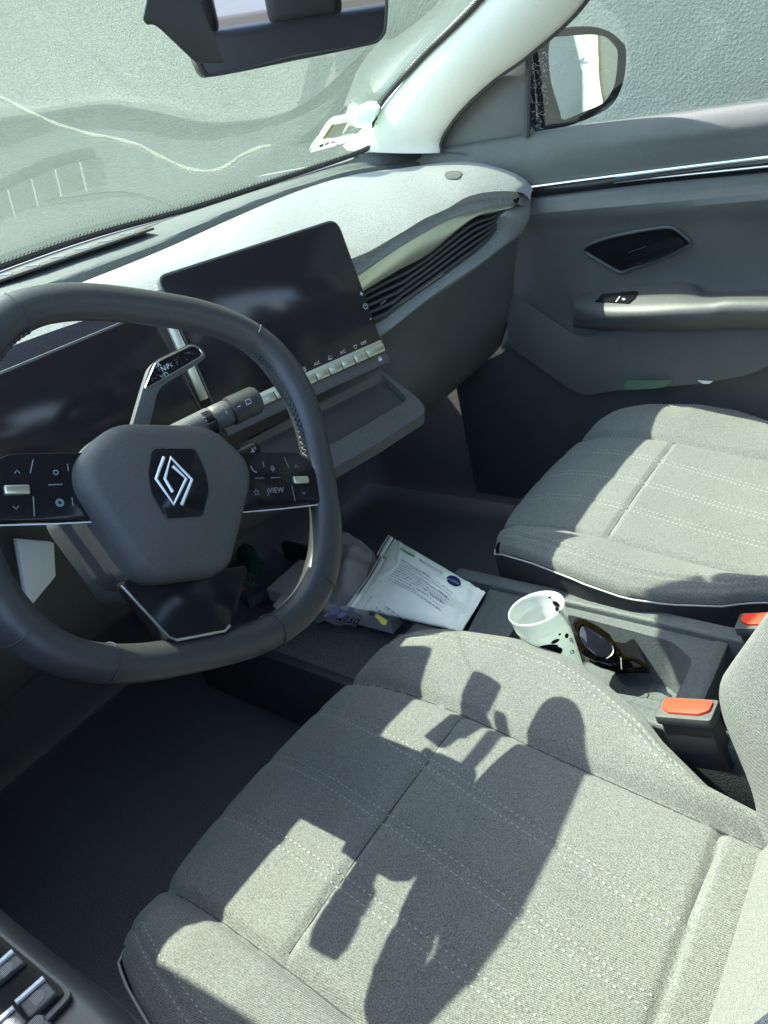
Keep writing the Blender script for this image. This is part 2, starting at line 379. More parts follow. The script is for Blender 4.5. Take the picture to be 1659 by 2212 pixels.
fin('edge_seam', tube([V(q)+V((-.002, -.004, 0)) for q in B], .003, 6), M['rubber'], pt)

# ------------------------------------------------------------------ dashboard
db = thing('dashboard', 'long dashboard with pale fabric top and dark lower half under the windscreen', 'dashboard', (0, .3, .6))
C1 = [(-.70, .20, .885), (-.62, .32, .895), (-.35, .39, .899), P(190, 606, y=0.420), P(370, 532, y=0.455), P(529, 460, y=0.450), P(661, 407, y=0.455), P(767, 377, y=0.430),
      P(878, 362, y=0.370), P(983, 349, y=0.285), P(1036, 352, y=0.230), P(1101, 371, y=0.165), P(1138, 392, y=0.130), P(1155, 419, y=0.110)]
LE = [(-.68, .17, .85), (-.55, .235, .885), (-.3, .245, .885), (-.12, .235, .872), (.04, .175, .856), P(759, 559, y=0.140), P(858, 508, y=0.140), P(916, 473, y=0.140), P(967, 450, y=0.140), P(1010, 425, y=0.138), P(1060, 414, y=0.125), P(1112, 414, y=0.106), P(1135, 420, y=0.103), P(1146, 436, y=0.098)]
c1 = cr(C1, 120); le = cr(LE, 120)
def blend(s, h): 
    q = c1*(1-s)+le*s; q[:, 2] += h; return q
rows = [c1+np.array([0, .03, -.03]), c1+np.array([0, .008, -.008]), c1, blend(.15, .006), blend(.4, .011), blend(.65, .011), blend(.88, .006), le]
fin('fabric_top', loft(rows, 120, 40), M['dashfab'], db)
# airbag tab
q0 = P(968, 375, y=0.240); fr = Fr(P(980, 379, z=.905), P(1010, 378, z=.905)-P(960, 382, z=.905), P(980, 365, z=.905)-P(980, 390, z=.905))
TOPB = BVH(loft(rows, 120, 40))
def ontop(u, v, off=.001):
    o, d = PR(u, v); h = TOPB.ray_cast(o, d); 
    if h[0] is None: return P(u, v, z=.9)
    n = h[1] if h[1].z > 0 else -h[1]; return h[0]+n*off
tab = [ontop(u, v, .0015) for u, v in roundpoly([V((961, 378, 0)), V((972, 372, 0)), V((995, 373, 0)), V((998, 379, 0)), V((990, 388, 0)), V((968, 388, 0))], 5) for u, v in [(u, v)]] if False else [ontop(u, v, .0015) for u, v in ((960, 381), (964, 375), (974, 372), (991, 372), (998, 376), (995, 383), (988, 389), (972, 389), (964, 386))]
tb = fin('airbag_tab', prism(tab, (0, 0, .0012)), M['plastic'], db, smooth=False)
ex = (ontop(994, 377)-ontop(964, 381)); ey = ontop(979, 372)-ontop(979, 388)
fin('lettering', text_bm('AIRBAG', ontop(979, 381, .0035), ex, ey, .006), M['dimink'], tb, smooth=False)
# defroster shelf
S = [(-.70, .36, .897), (-.62, .42, .905), (-.35, .48, .905), P(0, 643, y=0.475), P(122, 603, y=0.480), P(206, 570, y=0.485), P(339, 521, y=0.490), P(529, 439, y=0.500), P(688, 386, y=0.475), P(770, 364, y=0.450), P(878, 351, y=0.410), P(983, 342, y=0.330), P(1060, 352, y=0.240), P(1130, 384, y=0.170)]
WBs = [tuple(V(q)+V((0, .012, -.004))) for q in WB[:-1]]+[P(790, 330, y=0.450), P(868, 328, y=0.385), P(948, 328, y=0.310), P(1020, 335, y=0.240), P(1140, 372, y=0.180)]
s_ = cr(S, 120); b_ = cr(WBs, 120)
mid = .5*(s_+b_)
rows = [b_, b_*.8+s_*.2+np.array([0, 0, .002]), mid+np.array([0, 0, .004]), b_*.2+s_*.8+np.array([0, 0, .003]), s_, s_+np.array([0, -.008, -.006]), s_+np.array([0, -.012, -.045])]
fin('defroster_shelf', loft(rows, 140, 36), M['deft'], db)
SHB = BVH(loft(rows, 140, 36))
def onsh(u, v, off=.001):
    o, d = PR(u, v); h = SHB.ray_cast(o, d)
    if h[0] is None: return P(u, v, z=.92)
    n = h[1] if h[1].z > 0 else -h[1]; return h[0]+n*off
def strip_on(fn, line, n=30, wid=.004, off=.0012, bm=None, taper=False):
    p = [fn(u, v, off) for u, v, _ in cr([(a, b, 0) for a, b in line], n)]
    bm = bm or bmesh.new(); prev = None
    for i in range(n):
        tt = (p[min(i+1, n-1)]-p[max(i-1, 0)]).normalized(); s = tt.cross(V((0, 0, 1))).normalized()*wid/2*(1 if not taper else max(.05, 1-abs(2*i/(n-1)-1)**3))
        c = (bm.verts.new(p[i]-s), bm.verts.new(p[i]+s))
        if prev: bm.faces.new((prev[0], prev[1], c[1], c[0]))
        prev = c
    return bm
fin('vent_slot', strip_on(onsh, [(-60, 640), (0, 619), (110, 572), (222, 526), (310, 494), (397, 461)], 40, .009, .0015, taper=True), M['black'], db, smooth=False)
# side defroster outlet cut into the shelf in front of the driver, with bars (mirrored in the glass)
vt = fin('defroster_vent', box((-.20, .535, .9225), (.62, .040, .004), bev=.001), M['black'], db)
for k in range(13): fin('vent_bar', box((-.47+k*.045, .535, .925), (.0025, .041, .004)), M['dimink'], vt, smooth=False)
# groove floor between shelf and pad
fin('groove', loft([s_+np.array([0, -.011, -.03]), c1+np.array([0, .03, -.028])], 120), M['black'], db)
# front face: recess, champagne trim, vent slats, fabric rim
MT = [P(740, 618, y=0.145), P(778, 592, y=0.140), P(858, 537, y=0.140), P(967, 475, y=0.140), P(1039, 450, y=0.135), P(1085, 441, y=0.125), P(1119, 438, y=0.110)]
MB = [P(770, 639, y=0.130), P(796, 621, y=0.130), P(860, 583, y=0.130), P(930, 544, y=0.130), P(1021, 472, y=0.125), P(1068, 458, y=0.120), P(1101, 450, y=0.110)]
le2 = cr([tuple(le[k]) for k in range(78, 120, 3)], 60)
mt = cr(MT, 60); mb = cr(MB, 60)
le3 = cr([P(740, 570, y=0.140), P(759, 559, y=0.140), P(858, 508, y=0.140), P(916, 473, y=0.140), P(967, 450, y=0.140), P(1010, 425, y=0.138), P(1060, 414, y=0.125), P(1112, 414, y=0.106), P(1122, 425, y=0.107)], 60)
fin('fabric_return', loft([le3, le3*.5+mt*.5+np.array([0, .012, 0]), mt+np.array([0, .004, 0])], 60, 12), M['dashfab'], db)
fin('metal_trim', loft([mt+np.array([0, .004, 0]), mt+np.array([0, -.001, -.001]), mt*.5+mb*.5+np.array([0, -.003, 0]), mb, mb+np.array([0, .008, -.003])], 60, 20), M['champ'], db)
VL = [(-.05, .19, .74), (.03, .16, .74), P(821, 701, y=0.126), P(858, 672, y=0.126), P(967, 595, y=0.126), P(1039, 541, y=0.126), P(1075, 500, y=0.128), P(1094, 460, y=0.108)]
vl = cr(VL, 60)
fin('vent_backing', loft([mb+np.array([0, .035, -.003]), vl+np.array([0, .03, 0])], 60), M['black'], db)
for k in range(1, 6):
    s = k/6; ln = mb*(1-s)+vl*s
    fin('vent_slat', loft([ln+np.array([0, .028, .001]), ln+np.array([0, .006, 0]), ln+np.array([0, .004, -.0035]), ln+np.array([0, .028, -.004])], 60, straight=False), M['black'], db)
fin('vent_tab', ribbon([P(822, 658, y=0.116), P(834, 649, y=0.116)], .002, V((0, -1, 0))), M['chrome'], db, smooth=False)
RO = [(-.05, .19, .70), (.03, .16, .70), P(832, 719, y=0.111), P(930, 643, y=0.111), P(1039, 570, y=0.111), P(1100, 522, y=0.116), P(1127, 501, y=0.118), P(1148, 462, y=0.121), P(1154, 425, y=0.128)]
ro = cr(RO, 60)
vl2 = cr(VL[:-1]+[P(1094, 464, y=0.106), P(1118, 440, y=0.130)], 60)
fin('fabric_rim', loft([vl2+np.array([0, .014, 0]), vl2, vl2*.5+ro*.5+np.array([0, -.008, 0]), ro, ro+np.array([0, .02, -.012])], 70, 20), M['fabric'], db)
fin('end_cap', loft([cr([P(1112, 414, y=0.106), P(1122, 425, y=0.107), P(1118, 440, y=0.106)], 12), cr([P(1135, 420, y=0.126), P(1140, 432, y=0.123), P(1138, 452, y=0.120)], 12), cr([P(1153, 412, y=0.108), P(1156, 430, y=0.126), P(1150, 458, y=0.122)], 12)], 14, 14), M['fabric'], db)
# lower half
low = [[(-.70, .20, .80), (-.3, .22, .80), (0, .24, .72), (.2, .20, .72), (.35, .14, .74), (.66, .13, .77)],
       [(-.70, .22, .68), (-.3, .24, .68), (0, .26, .66), (.2, .24, .66), (.35, .17, .66), (.67, .16, .68)],
       [(-.70, .26, .55), (-.3, .30, .52), (0, .24, .52), (.35, .20, .54), (.68, .20, .55)],
       [(-.70, .40, .44), (-.3, .42, .42), (0, .40, .42), (.35, .30, .45), (.68, .30, .46)],
       [(-.70, .75, .40), (-.3, .75, .40), (0, .75, .40), (.35, .72, .42), (.68, .70, .42)]]
fin('lower_panel', loft(low, 60, 40), M['soft'], db)

# ------------------------------------------------------------------ displays
TL, TR, BR = P(330, 605, y=0.210), P(722, 478, y=0.140), P(838, 775, y=0.090)
SF = Fr(BR, TR-TL, TR-BR); SH = (TR-BR).length; SW = (TR-TL).length
sc = thing('centre_display', 'large dark touchscreen standing on the dash above a row of metal keys', 'touchscreen', BR)
def rr(fr, x0, y0, x1, y1, r, c=0, n=6): return roundpoly([fr(x0, y0, c), fr(x1, y0, c), fr(x1, y1, c), fr(x0, y1, c)], r, n)
fin('housing', prism(roundpoly([SF(-SW, 0, 0), SF(0, 0, 0), SF(0, SH+.003, 0), SF(-SW, SH+.003, 0)], [.008, .006, .018, .012]), -SF.n*.012, .0015), M['plastic'], sc)
fin('screen', prism(roundpoly([SF(-SW+.002, .030, 0), SF(-.0012, .030, 0), SF(-.0012, SH, 0), SF(-SW+.002, SH, 0)], [.001, .001, .016, .010]), SF.n*.0012, .0004), M['screen'], sc)
fin('key_rail', prism(rr(SF, -SW+.002, .0245, -.001, .0300, .0005), SF.n*.0014), M['champ'], sc, smooth=False)
x = -.002; kw = [.034]+[.0232]*8
for i, wd in enumerate(kw):
    x1 = x-wd
    k = fin('key', prism([SF(x1+.0006, .0245, 0), SF(x-.0004, .0245, 0), SF(x-.0004, .0130, .0), SF(x1+.0006, .0130, .0)], SF.n*.0065, .0018, 3), M['champ'], sc)
    bm = bmesh.new()
    for q in (.0175, .0195, .0215): ribbon([SF(x1+.003, q, .0068), SF(x-.003, q, .0068)], .0005, SF.n, bm)
    fin('grip_line', bm, M['black'], k, smooth=False); x = x1
lb = fin('lower_bar', prism(rr(SF, -SW+.001, -.004, -.0005, .0120, .003), SF.n*.003, .0008), M['plastic'], sc)
def arc(fr, cx, cy, r, a0, a1, c, n=16): return [fr(cx+r*math.cos(R(a0+(a1-a0)*i/n)), cy+r*math.sin(R(a0+(a1-a0)*i/n)), c) for i in range(n+1)]
bm = prism(rr(SF, -.0185, .0022, -.0125, .0065, .0006, .0032), SF.n*.0002); ribbon(arc(SF, -.0155, .0068, .0019, 0, 180, .0033), .0008, SF.n, bm)
fin('lock_symbol', bm, M['ink'], lb, smooth=False)
bm = bmesh.new()
lab = ['OFF', '*', 'A/C', '>', 'A/C', '#']; x = -.002
for i, s in enumerate(lab):
    cx = x-kw[i]+.004 if i == 0 else x-kw[i]/2; x -= kw[i]
    if s in 'OFFA/C' and s.isupper(): text_bm(s, SF(cx, .0355, .0013), SF.x, SF.y, .0062, bm)
    elif s == '*':
        for a in (20, 140, 260): ribbon(arc(SF, cx+.0016*math.cos(R(a)), .0355+.0016*math.sin(R(a)), .0014, a-90, a+120, .0016), .0006, SF.n, bm)
    elif s == '>':
        ribbon(arc(SF, cx, .0355, .0026, 20, 300, .0016), .0006, SF.n, bm); ribbon([SF(cx-.004, .034, .0016), SF(cx+.004, .034, .0016)], .0007, SF.n, bm)
    else:
        ribbon([SF(cx-.003, .033, .0016), SF(cx+.003, .033, .0016), SF(cx+.003, .038, .0016), SF(cx-.003, .038, .0016), SF(cx-.003, .033, .0016)], .0006, SF.n, bm)
        for q in (-.0015, 0, .0015): ribbon([SF(cx+q, .0315, .0016), SF(cx+q, .0365, .0016)], .0005, SF.n, bm)
fin('key_symbols', bm, M['ink'], sc, smooth=False)
bm = bmesh.new()
for (u, v), s in (((780, 636), '+'), ((799, 688), '-')):
    a, b = SF.uv(u, v); text_bm(s, SF(a, b, .0013), SF.x, SF.y, .012, bm)
a, b = SF.uv(788, 662); ribbon(arc(SF, a, b, .0036, 120, 420, .0016), .0007, SF.n, bm); ribbon([SF(a, b, .0016), SF(a, b+.0046, .0016)], .0007, SF.n, bm)
fin('side_symbols', bm, M['ink'], sc, smooth=False)
fin('edge_strip', prism([SF(-SW-.012, .05, -.004), SF(-SW-.001, .05, -.001), SF(-SW-.001, SH-.012, -.001), SF(-SW-.012, SH-.012, -.004)], -SF.n*.006, .001), M['champ'], sc)
dd = thing('driver_display', 'wide dark instrument screen behind the steering wheel', 'display', (-.40, .2, .8))
a, b = P(30, 752, y=0.255), P(155, 692, y=0.245)
DF = Fr((-.60, .215, .875), (1, -.06, 0), (0, .25, .97))
fin('housing', prism(roundpoly([DF(0, -.14, 0), DF(.425, -.14, 0), DF(.425, 0, 0), DF(0, 0, 0)], .012), -DF.n*.012, .0015), M['plastic'], dd)
fin('screen', prism(roundpoly([DF(.003, -.137, 0), DF(.422, -.137, 0), DF(.422, -.003, 0), DF(.003, -.003, 0)], .010), DF.n*.0012, .0004), M['screen'], dd)

# ------------------------------------------------------------------ storage tray under the display
ty = thing('phone_tray', 'dark open tray sticking out of the dash below the touchscreen', 'tray', P(880, 900, z=.62))
tA, tB, tC = P(905, 885, z=.605), P(826, 797, z=.672), P(640, 1050, z=.605)
tn = (tB-tA).cross(tC-tA).normalized()
if tn.z < 0: tn = -tn
o_ = [PN(u, v, tA, tn) for u, v in ((822, 797), (905, 862), (918, 880), (916, 893), (820, 955), (720, 1012), (640, 1055), (560, 1085), (520, 960))]
i_ = [PN(u, v, tA, tn) for u, v in ((822, 805), (868, 848), (878, 858), (876, 866), (800, 912), (708, 964), (640, 1000), (575, 1030), (530, 950))]
bm = bmesh.new()
def ringstrip(A_, B_, bm):
    va = [bm.verts.new(q) for q in A_]; vb = [bm.verts.new(q) for q in B_]; n = len(A_)
    for k in range(n): bm.faces.new((va[k], va[(k+1) % n], vb[(k+1) % n], vb[k]))
o2 = roundpoly(o_, .006, 4); i2 = roundpoly(i_, .006, 4)
dz = V((0, 0, 1))
for A_, B_ in ((i2, o2), (o2, [q-dz*.018+V((0, .004, 0)) for q in o2]), ([q-dz*.014 for q in i2], i2)): ringstrip(A_, B_, bm)
fin('rim', bm, M['plastic'], ty, weld=.0002, ang=30)
bm = bmesh.new(); bm.faces.new([bm.verts.new(q-dz*.0138) for q in i2]); bm.faces.new([bm.verts.new(q-dz*.0178+V((0, .004, 0))) for q in o2])
fin('mat', bm, M['black'], ty, smooth=False)
st_ = [PN(u, v, tA-tn*.010, tn) for u, v in ((743, 922), (747, 903), (787, 873), (806, 878), (822, 884), (858, 860), (858, 850), (838, 828), (770, 858), (700, 900), (690, 950))]
fin('raised_step', prism(st_, (0, 0, -.006), .0008), M['plastic'], ty)

# ------------------------------------------------------------------ steering wheel
WC = V((-.37, -.033, .782)); tl = R(23); rot = R(-28)
wn = V((0, -math.cos(tl), math.sin(tl))); wu = V((0, math.sin(tl), math.cos(tl))); wx = V((1, 0, 0))
ux = wx*math.cos(rot)+wu*math.sin(rot); uy = -wx*math.sin(rot)+wu*math.cos(rot)
WF = Fr(WC, ux, uy)
sw = thing('steering_wheel', 'black leather steering wheel turned slightly clockwise in front of the driver seat', 'steering wheel', WC)
def se(a, rx, ry, n=2.9):
    c, s = math.cos(a), math.sin(a); ry_ = ry
    return math.copysign(abs(c)**(2/n), c)*rx, math.copysign(abs(s)**(2/n), s)*ry_
pts = []
for k in range(144):
    a = 2*math.pi*k/144; x, y = se(a, .169, .162); pts.append(WF(x, y, .0))
pts = [V(q) for q in cr([tuple(q) for q in pts[::3]], 180, True)]
bm = bmesh.new(); n = 22; rings = []
for i, p in enumerate(pts):
    tt = (pts[(i+1) % 180]-pts[i-1]).normalized(); out = tt.cross(wn).normalized()
    if out.dot(p-WC) < 0: out = -out
    lx = (p-WC).dot(ux); ly = (p-WC).dot(uy)
    ang = math.degrees(math.atan2(ly, lx)); g = max(0, 1-abs(abs(ang if abs(ang) < 90 else 180-abs(ang))-35)/22)   # thumb grips
    r1 = .0165+.0025*g; r2 = .0158+.0008*g
    rings.append([bm.verts.new(p+out*(r1*math.cos(2*math.pi*k/n)-.0012*g)+wn*r2*math.sin(2*math.pi*k/n)) for k in range(n)])
for i in range(180):
    A_, B_ = rings[i], rings[(i+1) % 180]
    for k in range(n): bm.faces.new((A_[k], A_[(k+1) % n], B_[(k+1) % n], B_[k]))
rim = fin('rim', bm, M['leather'], sw, ang=180)
# leather joints across the rim
for deg in (52, 128, -40, -62, -118, -140):
    i = min(range(180), key=lambda j: abs(((math.degrees(math.atan2((pts[j]-WC).dot(uy), (pts[j]-WC).dot(ux)))-deg+180) % 360)-180))
    p = pts[i]; tt = (pts[(i+1) % 180]-pts[i-1]).normalized(); out = tt.cross(wn).normalized()
    fin('seam_joint', tube([p+out*.0172*math.cos(a)+wn*.0166*math.sin(a)+tt*.004*math.sin(a) for a in np.linspace(0, 6.283, 33)[:-1]], .0006, 5, closed=True, up=tt), M['thread_dark'], rim)
# cross stitching on the inner side of the grips
bm = bmesh.new()
for side in (0, 1):
    for i in range(180):
        p = pts[i]; a = math.degrees(math.atan2((p-WC).dot(uy), (p-WC).dot(ux)))
        a = a if side == 0 else (180-a if a > 0 else -180-a)
        if 4 < a < 50:
            tt = (pts[(i+1) % 180]-pts[i-1]).normalized(); out = tt.cross(wn).normalized()
            if out.dot(p-WC) < 0: out = -out
            q = p-out*.0178+wn*.004
            tube([q-tt*.0028+wn*.003, q-out*.0012, q+tt*.0028-wn*.003], .0009, 5, bm); tube([q-tt*.0028-wn*.003, q-out*.0012, q+tt*.0028+wn*.003], .0009, 5, bm)
fin('cross_stitching', bm, M['thread_dark'], rim)
# spokes
def domed(outl, fr, c0_, h, ins, bmx=None, steps=6, back=.02):
    """soft cushion-like body over a rounded outline"""
    c = np.mean(np.array([tuple(q) for q in outl]), 0); N = len(outl); rows = []
    rows.append([V(q)+fr.n*(c0_-back) for q in outl])
    for k in range(steps+1):
        a = k/steps*math.pi/2
        rows.append([V(q)+(V(c)-V(q)).normalized()*ins*(1-math.cos(a))+fr.n*(c0_+h*math.sin(a)) for q in outl])
    last = rows[-1]
    for s, dh in ((.35, .0018), (.7, .0030), (.93, .0034)):
        rows.append([q.lerp(V(c)+fr.n*(c0_+h), s)+fr.n*dh for q in last])
    b = bmesh.new(); vs = [[b.verts.new(q) for q in r] for r in rows]
    for j in range(len(rows)-1):
        for i in range(N): b.faces.new((vs[j][i], vs[j][(i+1) % N], vs[j+1][(i+1) % N], vs[j+1][i]))
    b.faces.new(vs[-1]); b.faces.new(vs[0][::-1]); return b
hubp = [(-.047, .048), (.047, .048), (.079, .015), (.081, -.006), (.045, -.083), (.030, -.092), (-.030, -.092), (-.045, -.083), (-.081, -.006), (-.079, .015)]
HOFF = .030
def hubshift(x, y): return (x-.012, y-.006)
hp = roundpoly([WF(*hubshift(a, b), 0) for a, b in hubp], .020, 6)
fin('hub', domed(hp, WF, .016, .018, .014, back=.03), M['hub'], sw, ang=60)
for sgn in (1, -1):
    o1 = [(.055, .020), (.138, .019), (.152, .010), (.162, -.020), (.160, -.034), (.06, -.038)]
    pp = roundpoly([WF(sgn*(a), b, -.004) for a, b in o1][::sgn], .006, 4)
    pad = fin('switch_pad', prism(pp, wn*.014, .0015, 3), M['gloss'], sw)
    fin('trim_line', ribbon([WF(sgn*.055, -.0395, .008), WF(sgn*.11, -.0385, .008), WF(sgn*.158, -.0365, .008)], .0012, wn), M['silver'], pad, smooth=False)
    bm = bmesh.new(); c = .0103
    for ln in (((.094, .010), (.094, .004)), ((.082, -.007), (.092, -.007)), ((.100, -.007), (.111, -.007)), ((.094, -.018), (.094, -.025)), ((.120, .014), (.1235, .003)), ((.1235, -.016), (.1245, -.032))):
        ribbon([WF(sgn*ln[0][0], ln[0][1], c), WF(sgn*ln[1][0], ln[1][1], c)], .0007, wn, bm)
    fin('button_gap', bm, M['dimink'], pad, smooth=False)
    fin('roller', prism([WF(sgn*.1255, -.0065, .009), WF(sgn*.1445, -.0065, .009), WF(sgn*.1445, -.0145, .009), WF(sgn*.1255, -.0145, .009)], wn*.0045, .0018, 3), M['champ'], pad)
    bm = bmesh.new()
    for x_, y_, d in ((.133, .004, 1), (.137, -.024, -1)): ribbon([WF(sgn*x_-.002, y_-d*.001, c), WF(sgn*x_, y_+d*.0015, c), WF(sgn*x_+.002, y_-d*.001, c)], .0007, wn, bm)
    def circ(x_, y_, r, bmx, a0=0, a1=360): ribbon([WF(x_+r*math.cos(R(a)), y_+r*math.sin(R(a)), c) for a in np.linspace(a0, a1, 16)], .0007, wn, bmx)
    if sgn == 1:
        text_bm('VIEW', WF(.104, -.020, c-.0003), ux, uy, .0078, bm)
        ribbon([WF(.081+.0034*(1 if k % 2 == 0 else .45)*math.sin(R(36*k)), -.021+.0034*(1 if k % 2 == 0 else .45)*math.cos(R(36*k)), c) for k in range(11)], .0006, wn, bm)
        ribbon([WF(.079, .0055, c), WF(.0795, .003, c), WF(.082, .000, c), WF(.085, -.001, c)], .0014, wn, bm)
        circ(.104, .0035, .0012, bm); circ(.104, .003, .0024, bm, 190, 350); ribbon([WF(.104, .0005, c), WF(.104, -.0015, c)], .0006, wn, bm)
    else:
        circ(-.104, .003, .0018, bm); circ(-.082, .003, .003, bm, -60, 200); ribbon([WF(-.082, .003, c), WF(-.080, .005, c)], .0006, wn, bm)
        circ(-.104, -.022, .0030, bm); circ(-.104, -.022, .0018, bm); circ(-.082, -.022, .003, bm, -60, 240); ribbon([WF(-.082, -.022, c), WF(-.0805, -.020, c)], .0006, wn, bm)
    fin('symbols', bm, M['dimink'], pad, smooth=False)
# emblem plaque and logo
eo = (-.012, -.014)
pl = [(-.0, .034), (.020, .030), (.027, .008), (.027, -.010), (.017, -.032), (-.017, -.032), (-.027, -.010), (-.027, .008), (-.020, .030)][1:]
EH = .0376
plq = fin('emblem_plaque', prism(roundpoly([WF(eo[0]+a*.98, eo[1]+b*.98, EH-.004) for a, b in pl], .004), wn*.0044, .0008), M['gloss'], sw)
bm = bmesh.new(); c = EH+.0012
def bars(pth, wd=.0030):
    b = [WF(eo[0]+x_, eo[1]+y_, c) for x_, y_ in pth]
    tube(b, wd/2, 4, bm, flat=.6, up=wn)
def D3c(x, y):
    a_, b_ = WF.uv(.562*x, 576+.562*y, c); return a_-eo[0], b_-eo[1]
bars([D3c(*q) for q in ((630, 731), (600, 815), (668, 914), (716, 815), (664, 766))], .0030)
bars([D3c(*q) for q in ((664, 866), (634, 815), (656, 733), (738, 818), (698, 916))], .0030)
fin('emblem', bm, M['silver'], plq, ang=20)
# lower spoke
fin('lower_spoke', prism(roundpoly([WF(-.062, -.090, -.012), WF(.062, -.090, -.012), WF(.030, -.148, -.006), WF(-.030, -.148, -.006)], .008), wn*.018, .002), M['gloss'], sw)
fin('spoke_trim', tube([WF(-.062, -.094, .006), WF(-.030, -.143, .012), WF(-.024, -.147, .014), WF(.022, -.147, .014), WF(.029, -.143, .012)], .0014, 8), M['chrome'], sw)
fin('back_cover', domed(roundpoly([WF(a*1.0, b*1.0, 0) for a, b in hubp], .02, 5), WF, -.045, .0, .004, back=.05), M['plastic'], sw)

# steering column with stalks
cl = thing('steering_column', 'dark shroud of the steering column behind the wheel', 'column', WC-wn*.1)
fin('shroud', box(WC-wn*.11-wu*.03, (.13, .12, .12), (wx, wu, wn), bev=.02, seg=4), M['plastic'], cl)
gs = thing('gear_stalk', 'upright gear selector paddle lettered R N P D beside the steering column', 'stalk', P(300, 900, y=.06))
GF = Fr(P(300, 900, y=.05), ux*.2+wx, wu)
gp = [GF(*GF.uv(u, v)) for u, v in ((284, 925), (311, 832), (324, 792), (338, 777), (413, 741), (433, 750), (445, 766), (441, 776), (349, 834), (339, 852), (322, 925))]
fin('paddle', prism(roundpoly(gp, .006, 4), -GF.n*.010, .0018, 3), M['plastic'], gs)
gi = [GF(*GF.uv(u, v), .0003) for u, v in ((311, 843), (333, 789), (343, 780), (414, 746), (428, 753), (437, 765), (433, 771))]
gf_ = fin('gloss_face', prism(roundpoly(gi, .004, 4), GF.n*.0008), M['gloss'], gs, smooth=False)
fin('face_rim', tube([q+GF.n*.0008 for q in roundpoly(gi, .004, 4)], .0008, 6, closed=True), M['chrome'], gs)
bm = bmesh.new()
for (u, v), s in (((341, 788), 'R'), ((352, 798), 'N'), ((362, 793), 'P'), ((358, 811), 'D')):
    text_bm(s, GF(*GF.uv(u, v), .0014), GF.x*.95+GF.y*.1, GF.y, .0078, bm)
for (u, v), r_ in (((334, 794), 0), ((369, 789), 90), ((348, 813), 180)):
    a, b = GF.uv(u, v); q = R(r_)
    ribbon([GF(a+math.cos(q+w_)*.002*1, b+math.sin(q+w_)*.002, .0015) for w_ in (R(210), R(90), R(-30))], .0006, GF.n, bm)
for _ in range(140):
    u, v = random.uniform(322, 425), random.uniform(752, 830)
    if v > 832-(u-311)*.55 or v < 800-(u-325)*.5: continue
    a, b = GF.uv(u, v); s = random.uniform(.0002, .0005); q = [GF(a+s*math.cos(k), b+s*math.sin(k), .0014) for k in (0, 1.6, 3.1, 4.7)]
    bm.faces.new([bm.verts.new(x_) for x_ in q])
fin('letters_and_dust', bm, M['ink'], gf_, smooth=False)
wp = thing('wiper_stalk', 'ribbed wiper stalk with a rotary knob right of the steering column', 'stalk', P(400, 935, y=.06))
a, b = P(375, 945, y=.07), P(556, 862, y=.045); ax = (b-a).normalized(); L_ = (b-a).length
fin('shaft', tube([a, a+ax*L_*.42], [.0135, .0150], 24), M['plastic'], wp)
fin('middle_ring', tube([a+ax*L_*.44, a+ax*L_*.46, a+ax*L_*.62, a+ax*L_*.64], [.0135, .0148, .0148, .0135], 24), M['plastic'], wp)
fin('end_knob', tube([a+ax*L_*.65, a+ax*L_*.66, a+ax*L_*.96, a+ax*L_*.99, b], [.014, .0165, .0165, .0145, .010], 28), M['leather'], wp)
tc_ = (V(CP)-a); tc_ -= ax*tc_.dot(ax); tc_.normalize(); sd_ = ax.cross(tc_)
KF = Fr(a+tc_*.0168, ax, tc_.cross(ax))
bm = bmesh.new()
for k in range(4): ribbon([KF(L_*.30+k*.0012, .006-k*.004, 0), KF(L_*.30+.004+k*.0012, .0055-k*.004, 0)], .0009, KF.n, bm)
ribbon([KF(L_*.52, .007, -.001), KF(L_*.52+.004, .007, -.001)], .0008, KF.n, bm); ribbon([KF(L_*.69, .001, 0), KF(L_*.69+.004, .001, 0)], .0010, KF.n, bm)
text_bm('0', KF(L_*.56, .001, -.0012), KF.x, KF.y, .005, bm)
ribbon([KF(L_*.79, -.001, .001), KF(L_*.79+.006, -.001, .001), KF(L_*.79+.006, .004, .001), KF(L_*.79, .004, .001), KF(L_*.79, -.001, .001)], .0008, KF.n, bm)
ribbon(arc(KF, L_*.12, .003, .004, 20, 160, 0), .0009, KF.n, bm); ribbon([KF(L_*.12-.004, .003, 0), KF(L_*.12+.004, .003, 0)], .0008, KF.n, bm)
fin('symbols', bm, M['ink'], wp, smooth=False)
fin('thumb_wheel', tube([a+ax*L_*.33+tc_*.004+sd_*.002, a+ax*L_*.41+tc_*.004+sd_*.002], [.0145, .0145], 24), M['gloss'], wp)
ms = thing('audio_stalk', 'small audio control stalk with a loudspeaker mark between wheel hub and right spoke', 'stalk', P(540, 980, y=.03))
a, b = P(490, 1000, y=.03), P(556, 968, y=.02)
fin('body', tube([a, a.lerp(b, .9), b], [.009, .010, .007], 16), M['gloss'], ms)
AF = Fr(P(545, 972, y=.0), (1, 0, 0), wu); bm = bmesh.new()
ribbon([AF(-.003, -.001), AF(-.001, -.001), AF(.001, .002), AF(.001, -.004), AF(-.001, -.001)], .0008, AF.n, bm); text_bm('+', AF(.004, 0), AF.x, AF.y, .006, bm)
fin('loudspeaker_symbol', bm, M['ink'], ms, smooth=False)

ls = thing('light_stalk', 'ribbed light stalk hidden left behind the wheel, casting its shadow on the seat', 'stalk', WC)
a = WC-wn*.09-wx*.03+wu*.055; ax = (-wx*.97+wu*.10+wn*.08).normalized()
fin('shaft', tube([a, a+ax*.07], [.010, .012], 16), M['plastic'], ls)
fin('rings', lathe_([(.012, 0), (.016, .003), (.016, .012), (.013, .014), (.016, .018), (.016, .03), (.013, .032), (.016, .036), (.016, .06), (.012, .075), (0, .076)], a+ax*.07, ax), M['leather'], ls)

